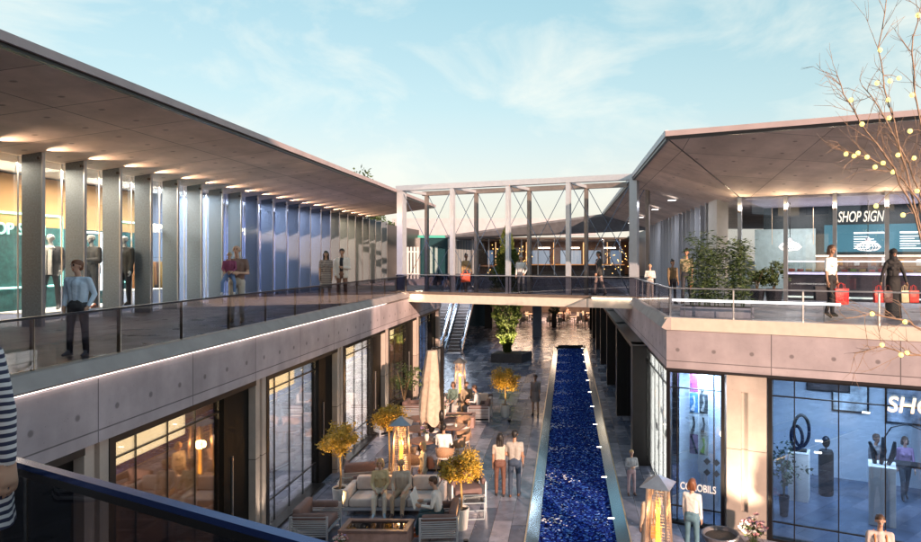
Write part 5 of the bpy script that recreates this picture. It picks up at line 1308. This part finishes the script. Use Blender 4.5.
def sgn(label,body,size,m,loc,rot,**k): 
    return text('shop_sign',body,size,m,loc,rot,label=label,cat='sign',**k)
sgn('white SHOP SIGN lettering on dark teal wall behind the second fin gap','SHOP SIGN',.42,emit('teal_sign_glow',(.4,.85,.75),.4),(-14.44,15.9,7.12),(R(90),0,R(90)))
sgn('white SHOP SIGN lettering on glass between the left fins','SHOP SIGN',.34,SGE,(-11.88,18.2,7.25),(R(90),0,R(90)))
sgn('white SHOP SIGN lettering deeper along the left fin row','SHOP SIGN',.36,SGE,(-11.88,22.9,7.35),(R(90),0,R(90)))
# clothes rails in third lower window & bar in second
def rail(label,x,y,z,rot,cols,seed,n=9):
    rr=random.Random(seed); o=thing('clothes_rail',label,'clothes rail',(x,y,z),rot,'clothes rails inside the left shops')
    g=MB().tube([(-.7,0,0),(-.7,0,1.5),(.7,0,1.5),(.7,0,0)],.015,6); g.build('rail_frame',DARKM,o)
    for i in range(n):
        xx=-.6+i*1.2/(n-1); l=rr.uniform(.7,1.1); g=MB().hexa([(xx-.03,-.22,1.42-l),(xx+.03,-.22,1.42-l),(xx+.03,.22,1.42-l),(xx-.03,.22,1.42-l)],[(xx-.025,-.18,1.36),(xx+.025,-.18,1.36),(xx+.025,.18,1.36),(xx-.025,.18,1.36)])
        g.build('garment',cm(rr.choice(cols)),o,bevel=.01)
    return o
rail('rail of dark clothes in the bright white lower window',-9.2,22.2,.012,R(60),[(.02,.02,.025),(.1,.1,.12),(.03,.05,.1)],1)
rail('rail of brown and yellow clothes upstairs behind warm fins',-13.4,20.9,5.02,R(90),[(.3,.13,.05),(.4,.25,.08),(.08,.04,.03)],2)
rail('rail of clothes upstairs behind the blue fins',-13.4,26.2,5.02,R(90),[(.4,.25,.08),(.5,.5,.5),(.1,.1,.2)],3)
rail('rail of dark and rust coloured clothes inside the nearest big lower window',-9.0,11.4,.012,R(80),[(.25,.08,.04),(.05,.04,.04),(.35,.25,.15)],5)
rail('second rail of brown clothes deeper inside the nearest big lower window',-10.2,12.9,.012,R(80),[(.2,.1,.05),(.4,.35,.3)],6)
shrub('small green plant standing on the far end of the upstairs shop floor behind the fins',(-12.6,22.9,5.02),.35,1.2,61,300)
def stool(label,x,y):
    o=thing('bar_stool',label,'bar stool',(x,y,.012),0,'blue bar stools in the second lower shop'); bl=mat('blue_seat',(.06,.2,.5),.4)
    MB().lathe([(.15,.74),(.19,.77),(.17,.80)],n=18).build('seat',bl,o); MB().hexa([(-.16,.12,.80),(.16,.12,.80),(.16,.15,.80),(-.16,.15,.80)],[(-.14,.2,.95),(.14,.2,.95),(.14,.23,.95),(-.14,.23,.95)]).build('backrest',bl,o)
    for a in range(4):
        b=a*math.pi/2+.78; MB().tube([(math.cos(b)*.05,math.sin(b)*.05,.75),(math.cos(b)*.2,math.sin(b)*.2,0)],.012,6).build('leg',STEEL,o)
cn=thing('bar_counter','grey bar counter inside the second lower window of the left wing','counter',(-9.6,17.2,.012)); MB().box(-.3,.3,-1.7,1.9,0,1.0).build('counter_front',mat('patterned_grey_panel',(.25,.24,.26),.6,0,var=.5,scale=30),cn); MB().box(-.35,.45,-1.75,1.95,1.001,1.05).build('counter_top',WOOD,cn)
for l,y in(('nearest blue bar stool at the grey counter',15.9),('middle blue bar stool at the grey counter',17.0),('farthest blue bar stool at the grey counter',18.1)): stool(l,-8.6,y)
shrub('leafy green plant on the floor behind the second lower window',(-8.3,16.9,.012),.4,1.7,41,700)
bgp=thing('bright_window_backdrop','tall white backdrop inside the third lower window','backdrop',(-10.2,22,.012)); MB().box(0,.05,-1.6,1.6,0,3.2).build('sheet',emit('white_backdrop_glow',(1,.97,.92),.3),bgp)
mannequin('mannequin in dark suit in the bright white lower window',0,1,0,80,'stand',(.02,.02,.03),(.02,.02,.03)).location=(-8.4,21.6,.012)
potted_tree('golden lit tree inside the fourth lower window',-8.6,26.8,2.8,.6,44,glow=30,group='trees inside the left shops')

# lower right gallery
def fl(s,t,z=0): return tuple(F(s,t,z))
def gplinth(label,px,t,w,h):
    s=fs(px,t); o=thing('gallery_plinth',label,'plinth',fl(s,t,.014),FA,'white plinths in the gallery window'); MB().box(-w/2,w/2,-w/2,w/2,0,h-.02).build('body',PLWHITE,o,bevel=.006); MB().box(-w/2-.005,w/2+.005,-w/2-.005,w/2+.005,h-.018,h).build('top',PLWHITE,o); return s
BZ=mat('blackened_bronze',(.03,.03,.033),.4,.6)
s=gplinth('white plinth carrying the ring sculpture',799,3.0,.52,1.28)
o=thing('ring_sculpture','dark sculpture of two interlocked upright rings on a white plinth','sculpture',fl(s,3.0,1.296),FA)
def ring(c,rx,rz,r,tilt):
    Rm=Matrix.Rotation(R(tilt),3,'Z'); return MB().tube([Vector(c)+Rm@Vector((rx*math.cos(a),0,rz*math.sin(a))) for a in [2*math.pi*k/32 for k in range(33)]],r,8)
MB().box(-.2,.2,-.1,.1,0,.05).build('foot',BZ,o); ring((.06,0,.55),.20,.42,.045,15).build('tall_ring',BZ,o,smooth=True); ring((-.06,0,.36),.17,.30,.045,-25).build('short_ring',BZ,o,smooth=True)
s=fs(826,3.6); o=thing('capsule_sculpture','dark upright cylinder with a small ball on top standing in the gallery','sculpture',fl(s,3.6,.014),FA)
MB().lathe([(.18,0),(.2,.05),(.2,1.15),(.17,1.22)],n=24).build('cylinder',BZ,o); MB().ell((0,0,1.45),.11,.11,.16,16,10).build('ball',BZ,o,smooth=True); MB().tube([(0,0,1.2),(0,0,1.35)],.02,6).build('pin',BZ,o)
s=gplinth('white plinth carrying the figure like sculpture at the right of the gallery',882,2.2,.60,1.42)
o=thing('figure_sculpture','dark abstract sculpture of splayed leaning slabs on a white plinth','sculpture',fl(s,2.2,1.436),FA)
for x0,x1,h in((-.16,-.28,.52),(-.02,.02,.66),(.14,.28,.58)): MB().tube([(x0,0,0),((x0+x1)/2+.04,0,h*.5),(x1,0,h)],[.05,.07,.035],6).build('slab',BZ,o)
s=fs(907,2.6); o=thing('arched_table','thin dark arched metal frame with a table plane inside the gallery','sculpture',fl(s,2.6,.014),FA)
g=MB().tube([(-.55,0,0),(-.55,0,1.9),(-.35,0,2.25),(0,0,2.38),(.35,0,2.25),(.55,0,1.9),(.55,0,0)],.018,6); g.build('arch',BZ,o); MB().box(-.55,.55,-.2,.2,1.35,1.40).build('table_plane',BZ,o)
person('man in grey jacket inside the gallery behind the blue window',tuple(F(fs(876,3.6),3.6,.014)),200,1.78,'stand',top=(.16,.16,.18),bottom=(.05,.05,.06),hair='brown',skin=SKIN_M,vox=.014)
person('woman in violet top inside the gallery near the arched frame',tuple(F(fs(905,4.0),4.0,.014)),170,1.66,'walk',top=(.25,.16,.3),bottom=(.05,.06,.08),hair='brown',hairstyle='bob',skin=SKIN_L,female=True,vox=.014)
def frame_pic(label,s,t,z,w,h,c): 
    o=thing('wall_picture',label,'picture',fl(s,t,z),FA,'pictures on the gallery walls'); MB().box(-w/2,w/2,0,.04,-h/2,h/2).build('frame',BZ,o); MB().box(-w/2+.05,w/2-.05,-.012,-.001,-h/2+.05,h/2-.05).build('canvas',mat('canvas_'+str(int(c[0]*100))+str(int(c[2]*100)),c,.6,0,var=.8,scale=2.5),o)
frame_pic('dark square painting high on the gallery wall',fs(828,5.1),5.1,3.0,1.2,.9,(.08,.06,.06)); frame_pic('pale square painting on the gallery wall above the capsule',fs(850,5.1),5.12,2.6,1.0,1.2,(.5,.55,.6)); frame_pic('pale painting at the far right of the gallery wall',fs(905,5.1),5.12,2.5,1.0,1.4,(.4,.45,.55))
shrub('leafy plant with warm light in the left corner of the gallery',fl(fs(784,1.6),1.6,.014),.22,1.9,46,420)
# small spot lamps seen through glass
for i,(px,t,z) in enumerate(((866,2.5,2.6),(819,2.5,1.75),(818,2.5,1.45))):
    tag(MB().box(-.09,.09,-.03,.03,-.015,.015).build('ceiling_spot',LEDW,None,loc=fl(fs(px,t),t,z) if i>0 else fl(fs(px,t),t,2.6),rot=FA),['short white light bar high in the gallery','short white light bar left of the capsule sculpture, upper of two','short white light bar left of the capsule sculpture, lower of two'][i],'light bar')
sgn('large lit cream SHOP SIGN lettering at the top of the big lower right window','SHOP SIGN',.46,emit('cream_lit_letters',(1,.82,.50),.42),fl(4.86,-.0-.05+.09-.06,3.22),(R(90),0,FA),shear=.15)
# window one: poster panel, diamonds, lettering
s0=fs(686.5,.45); s1=fs(706,.45); pw=s1-s0
bd=thing('poster_board','white hanging board of eight small pictures behind the narrow blue window','poster board',fl((s0+s1)/2,.72,0),FA)
Yd=F((s0+s1)/2,.45).y; z1=CZ-(374-VY)/FPX*Yd; z0=CZ-(458-VY)/FPX*Yd
MB().box(-pw/2,pw/2,0,.04,z0,z1).build('board',PLWHITE,bd)
cols=[((.22,.05,.12),(.25,.03,.6)),((.5,.5,.52),(.2,.2,.22)),((.05,.16,.32),(.3,.32,.35)),((.04,.045,.05),(.2,.2,.2)),((.5,.55,.6),(.03,.03,.035)),((.42,.44,.46),(.05,.05,.05)),((.30,.20,.32),(.02,.03,.04)),((.4,.42,.38),(.2,.35,.05))]
ch_=(z1-z0)/4; cw=pw/2
for i in range(8):
    r_,c_=divmod(i,2); x0=-pw/2+c_*cw+.015; zb=z1-(r_+1)*ch_+.015; a,b=cols[i]
    q_=MB().box(x0,x0+cw-.03,-.012,-.001,zb,zb+ch_-.03).build('picture',mat('print_%d'%i,a,.5,0,var=.3,scale=5),bd)
    cx=x0+cw/2-.015; cz_=zb+ch_/2-.015; g=MB()
    if i in(0,): g.box(cx-.05,cx+.05,-.02,-.013,zb+.07,zb+ch_-.10)
    elif i in(6,): g.hexa([(x0+.02,-.02,zb+ch_-.08),(cx+.05,-.02,zb+.02),(cx+.09,-.013,zb+.02),(x0+.05,-.013,zb+ch_-.08)],[(x0+.04,-.02,zb+ch_-.06),(cx+.08,-.02,zb+.03),(cx+.1,-.013,zb+.04),(x0+.06,-.013,zb+ch_-.06)])
    else: g.tube([(cx-.03,-.015,zb+.06),(cx+.02,-.015,cz_),(cx-.01,-.015,zb+ch_-.10)],[.05,.018,.03],6)
    g.build('motif',mat('print_motif_%d'%i,b,.5),q_)
for i,(px,py) in enumerate(((707,461.5),(716.5,463),(707,472.5),(716.5,474))):
    s=fs(px,.05); z=CZ-(py-VY)/FPX*F(s,.05).y
    g=MB().prism([(-.085,0),(0,-.085),(.085,0),(0,.085)],-.005,.005)
    o=g.build('diamond_mark',mat('slate_print',(.008,.015,.03),.7,spec=.1),None,loc=fl(s,.045,z)); o.rotation_euler=(R(90),0,FA)
    tag(o,['upper left','upper right','lower left','lower right'][i]+' of four dark diamonds on the narrow blue window','logo mark','dark diamonds on the blue window')
s=fs(680,.04); sgn('white COMOBILS lettering low on the narrow blue window','COMOBILS',.25,mat('white_vinyl',(.8,.82,.85),.4),fl(s,.04,CZ-(488-VY)/FPX*F(s,.04).y-.02),(R(90),0,FA),ext=.004,xs=.72)
# upper right cafe
GS=5.0
def prow(z): return z
sgn('large white slanted SHOP SIGN lettering high in the terrace shop window','SHOP SIGN',.46,emit('bright_sign_letters',(1,.90,.76),.5),fl(fs(837.5,6.45),6.45,CZ+(258-221.5)/FPX*F(fs(860,6.45),6.45).y),(R(90),0,FA),shear=.22,xs=.56)
cc=thing('cafe_counter','long cafe counter with lit glass display and dark front in the terrace shop','counter',fl(fs(785,8.8),8.8,5.0),FA)
MB().box(0,11,0,.7,0,.92).build('front',mat('dark_panel_front',(.05,.045,.055),.35,0),cc)
MB().box(0,11,-.03,.75,.922,.99).build('worktop',emit('lilac_lit_worktop',(.72,.68,1),.25),cc)
MB().box(.05,11,.02,.6,.995,1.02).build('display_tray',PLWHITE,cc)
MB().box(.05,11,.0,.02,.992,1.36).build('glass_front',GL_SMALL,cc); MB().box(.05,11,-.02,.64,1.362,1.40).build('glass_top',emit('white_lit_top',(.9,.9,1),.3),cc)
MB().box(0,11,-.035,-.002,.10,.16).build('kick_light',emit('kick_light',(.85,.95,.85),.3),cc)
rr=random.Random(3)
for i in range(36):
    x=.2+i*.29; c=rr.choice([(.7,.25,.05),(.6,.1,.08),(.75,.65,.45),(.3,.45,.1),(.65,.45,.2)]); 
    o=MB().box(-.10,.10,-.12,.12,0,rr.uniform(.06,.13)).build('pastry_tray',cm(c),None,loc=(0,0,0),bevel=.02); v=F(0,0)
    s_=fs(785,8.8)+x; o.location=fl(s_,9.1,5.0+1.022); o.rotation_euler=(0,0,FA)
    tag(o,'small coloured pastry tray inside the lit cafe display','pastry tray','pastry trays in the cafe display')
mb=thing('menu_board','wide teal menu board with columns of white text on the cafe back wall','menu board',fl(3.0,10.36,0),FA)
MB().box(0,12,0,.04,6.72,7.72).build('board',emit('teal_menu_board',(.02,.09,.12),.35),mb)
MT=emit('menu_text',(.85,.95,.95),.35)
for i in range(7):
    x=1.0+i*1.5; g=MB().box(x,x+1.0,-.012,-.002,7.38,7.44)
    g.build('menu_heading',MT,mb); g=MB()
    for k in range(6): g.box(x,x+rr.uniform(.45,.9),-.012,-.002,7.26-k*.085,7.285-k*.085)
    o=g.build('menu_lines',MT,mb); o['kind']='stuff'
sh=thing('back_shelf','wooden shelf with boxes on the warm wall behind the cafe counter','shelf',fl(3.2,10.1,0),FA); MB().box(0,11,0,.28,6.18,6.22).build('board',WOOD,sh)
for i in range(16):
    h=rr.uniform(.12,.3); o=MB().box(-.09,.09,-.08,.08,0,h).build('jar',cm(rr.choice([(.35,.16,.05),(.6,.6,.58),(.45,.25,.08)])),None,bevel=.02); o.location=fl(3.6+i*.5+rr.uniform(-.1,.1),10.24,6.222); o.rotation_euler=(0,0,FA); tag(o,'small jar or box standing on the shelf behind the cafe counter','jar','jars on the cafe shelf')
def pendant(label,px):
    t=8.2; s=fs(px,t); z=CZ-(244-VY)/FPX*F(s,t).y-.0; zz=CZ+(258-246)/FPX*F(s,t).y
    o=thing('pendant_lamp',label,'pendant lamp',fl(s,t,zz),FA,'glass pendant lamps in the cafe')
    MB().tube([(0,0,.25),(0,0,8.42-zz)],.012,6).build('cord',BLACK,o)
    MB().lathe([(.05,.12),(.10,.20),(.05,.27)],n=14).build('cap',STEEL,o)
    g=MB()
    for k in range(22):
        a=2*math.pi*k/22; g.tube([(math.cos(a)*r_,math.sin(a)*r_,z_) for r_,z_ in((.10,.14),(.30,.06),(.38,-.04),(.30,-.12),(.20,-.15))],.012,5)
    g.build('ribbed_shade',emit('lamp_shade_ribs',(1,.93,.88),.14),o)
    MB().tube([(math.cos(2*math.pi*k/24)*.20,math.sin(2*math.pi*k/24)*.20,-.15) for k in range(25)],.014,5).build('ring',STEEL,o)
    MB().ell((0,0,0),.06,.06,.06).build('bulb',LEDW,o,smooth=True)
    lamp('pendant_glow','POINT',(0,0,-.25),5,(1,.85,.7),o,size=.1)
pendant('left ribbed glass pendant lamp over the cafe counter',790); pendant('right ribbed glass pendant lamp over the cafe counter',868)
shrub('bright green bushy plant in pot left inside the terrace shop',fl(fs(757,7.2),7.2,5.005),.45,1.25,51,800,size=.055,pot=.45,leafm=LEAFY,group='plants in the terrace shop'); shrub('fuller green bushy plant in pot beside the smaller one in the terrace shop',fl(fs(774,7.4),7.4,5.005),.52,1.4,52,1000,size=.055,pot=.45,leafm=LEAFY,group='plants in the terrace shop')
# curtain of fairy lights in the back building
rr=random.Random(77)
for i,(x,lab) in enumerate(((-5.6,'curtain of tiny amber lights left in the far building'),(-3.9,'curtain of tiny amber lights in the middle of the far building'),(4.1,'curtain of tiny amber lights at the right of the far building'))):
    g=MB()
    for k in range(34): g.ell((rr.gauss(0,.5),rr.gauss(0,.3),rr.uniform(5.2,7.6)-5),.035,.035,.035,6,4)
    o=g.build('string_lights',emit('amber_tiny_light',(1,.55,.15),2),None,loc=(x,53,5)); tag(o,lab,'string lights','light curtains in the far building',kind='stuff')

# ================================================================ FAR DINING
def dtable():
    r=thing('dining_table','x','table'); MB().lathe([(.5,.70),(.5,.76)],n=18).build('tabletop',mat('warm_tabletop',(.5,.3,.2),.5),r); MB().lathe([(.3,0),(.04,.05),(.04,.70)],n=12).build('pedestal',DARKM,r); return r
def dchair():
    r=thing('dining_chair','x','chair'); c=mat('pale_dining_chair',(.6,.5,.42),.6)
    MB().box(-.22,.22,-.22,.22,.42,.47).build('seat',c,r); MB().box(-.22,.22,-.24,-.20,.47,.88).build('backrest',c,r)
    for x in(-.19,.19):
        for y in(-.19,.19): MB().box(x-.02,x+.02,y-.02,y+.02,0,.42).build('leg',c,r)
    return r
dt=dtable(); dc=dchair(); n_=0; nc=0; rr=random.Random(9)
spots=[(-4.8,62.5,'leftmost dining table of the front row beyond the footbridge'),(-1.0,62,'dining table in the front row right of the far grey column'),(.7,63.5,'dining table near the middle of the far dining area'),(2.4,62.3,'rightmost dining table of the front row beyond the footbridge'),(-3.9,67,'dining table behind the far grey column'),(-.6,68,'back row dining table in the middle of the far dining area'),(2.0,68,'back row dining table at the right of the far dining area'),(-6.6,66,'dining table seen to the left of the tall evergreen')]
word=['leftmost front','column side front','middle front','rightmost front','column side back','middle back','right back','far left']
for i,(x,y,l) in enumerate(spots):
    place(dt,i==0,(x,y,0),0,l,'far dining tables')
    for k in range(4):
        a=k*math.pi/2+.5+rr.uniform(-.2,.2); place(dc,nc==0,(x+math.cos(a)*.8,y+math.sin(a)*.8,0),a+math.pi/2,'pale chair at the %s dining table'%word[i],'far dining chairs'); nc+=1
pcs=[((.6,.6,.6),'white'),((.5,.2,.15),'red'),((.15,.2,.3),'navy'),((.65,.5,.4),'beige')]
pk=[]
for i,(c,cn_) in enumerate(pcs):
    o,_=person('x',(0,0,.03),0,1.72,'sit',top=c,bottom=(.08,.08,.1),hair=['brown','black','blond','black'][i],skin=SKIN_L,vox=.025); pk.append(o)
for i,(x,y,l) in enumerate(spots):
    for k in range(2 if i%2 else 1):
        j=(i+k*2)%4; a=(k*2)*math.pi/2+.5; first='label' in pk[j] and pk[j]['label']=='x'
        place(pk[j],first,(x+math.cos(a)*.78,y+math.sin(a)*.78,.03),a+math.pi/2,'seated diner in %s top at the %s dining table'%(pcs[j][1],word[i]),'seated far diners')
tb=thing('topiary_ball','clipped ball topiary in a tall dark tapered pot in the far dining area','topiary',(xat(554,61),61,0)); MB().box(-.22,.22,-.22,.22,0,1.3).build('pot',DARKM,tb,bevel=.02); g=MB(); leafcloud(g,(0,0,1.75),.5,1500,.06,random.Random(2),40,1,.7); g.build('ball',LEAFD,tb)
# ================================================================ WORLD / SUN
SUN_EL, SUN_AZ = 13.0, 149.0     # direction the light comes FROM, azimuth clockwise from +Y
w=bpy.data.worlds.new('World'); SC.world=w; w.use_nodes=True; N,L=w.node_tree.nodes,w.node_tree.links
bg=N['Background']; sky=N.new('ShaderNodeTexSky'); sky.sky_type='NISHITA'; sky.sun_disc=False
sky.sun_elevation=R(SUN_EL); sky.sun_rotation=R(SUN_AZ); sky.dust_density=2.2; sky.ozone_density=1.4; sky.air_density=1.0
tc=N.new('ShaderNodeTexCoord')
mp=N.new('ShaderNodeMapping'); mp.inputs['Scale'].default_value=(1.5,1.5,3.2); mp.inputs['Rotation'].default_value=(0,.25,.5); L.new(tc.outputs['Generated'],mp.inputs[0])
no=N.new('ShaderNodeTexNoise'); no.inputs['Scale'].default_value=2.6; no.inputs['Detail'].default_value=9; no.inputs['Roughness'].default_value=.6; no.inputs['Distortion'].default_value=.5
L.new(mp.outputs[0],no.inputs[0])
mr=N.new('ShaderNodeMapRange'); mr.inputs['From Min'].default_value=.47; mr.inputs['From Max'].default_value=.78; mr.inputs['To Max'].default_value=.75; L.new(no.outputs['Fac'],mr.inputs[0])
mx=N.new('ShaderNodeMix'); mx.data_type='RGBA'; L.new(mr.outputs[0],mx.inputs[0]); mx.inputs[7].default_value=(4.6,4.5,4.0,1)
sx=N.new('ShaderNodeSeparateXYZ'); L.new(tc.outputs['Generated'],sx.inputs[0])
rp=N.new('ShaderNodeValToRGB'); L.new(sx.outputs[2],rp.inputs[0]); e=rp.color_ramp.elements
e[0].position=0; e[0].color=(.90,.78,.68,1); e[1].position=1; e[1].color=(.10,.30,.46,1)
for q_,c_ in ((.10,(.88,.83,.74)),(.22,(.60,.80,.78)),(.42,(.38,.69,.74))):
    x=e.new(q_); x.color=(*c_,1)
s4=N.new('ShaderNodeVectorMath'); s4.operation='SCALE'; s4.inputs['Scale'].default_value=4.4; L.new(rp.outputs[0],s4.inputs[0])
m2=N.new('ShaderNodeMix'); m2.data_type='RGBA'; m2.inputs[0].default_value=.7; L.new(sky.outputs[0],m2.inputs[6]); L.new(s4.outputs[0],m2.inputs[7])
L.new(m2.outputs[2],mx.inputs[6])
hs=N.new('ShaderNodeVectorMath'); hs.operation='MULTIPLY'; hs.inputs[1].default_value=(1,1,1); L.new(mx.outputs[2],hs.inputs[0])
L.new(hs.outputs[0],bg.inputs['Color']); bg.inputs['Strength'].default_value=.085
sl=bpy.data.lights.new('sun','SUN'); sl.energy=2.9; sl.angle=R(.5); sl.color=(1,.66,.47)
so=bpy.data.objects.new('sun',sl); COL.objects.link(so)
az=R(SUN_AZ); el=R(SUN_EL); sd=Vector((math.sin(az)*math.cos(el),math.cos(az)*math.cos(el),math.sin(el)))
so.rotation_euler=(-sd).to_track_quat('-Z','Y').to_euler()
vs=SC.view_settings; vs.view_transform='Standard'; vs.look='None'; vs.gamma=1; vs.exposure=1.52; vs.use_curve_mapping=False
SC.render.engine='CYCLES'; c=SC.cycles
c.use_denoising=True
try: c.denoiser='OPENIMAGEDENOISE'
except Exception: pass
c.max_bounces=8; c.transparent_max_bounces=24; c.glossy_bounces=4; c.diffuse_bounces=3; c.sample_clamp_indirect=6
c.caustics_reflective=False; c.caustics_refractive=False
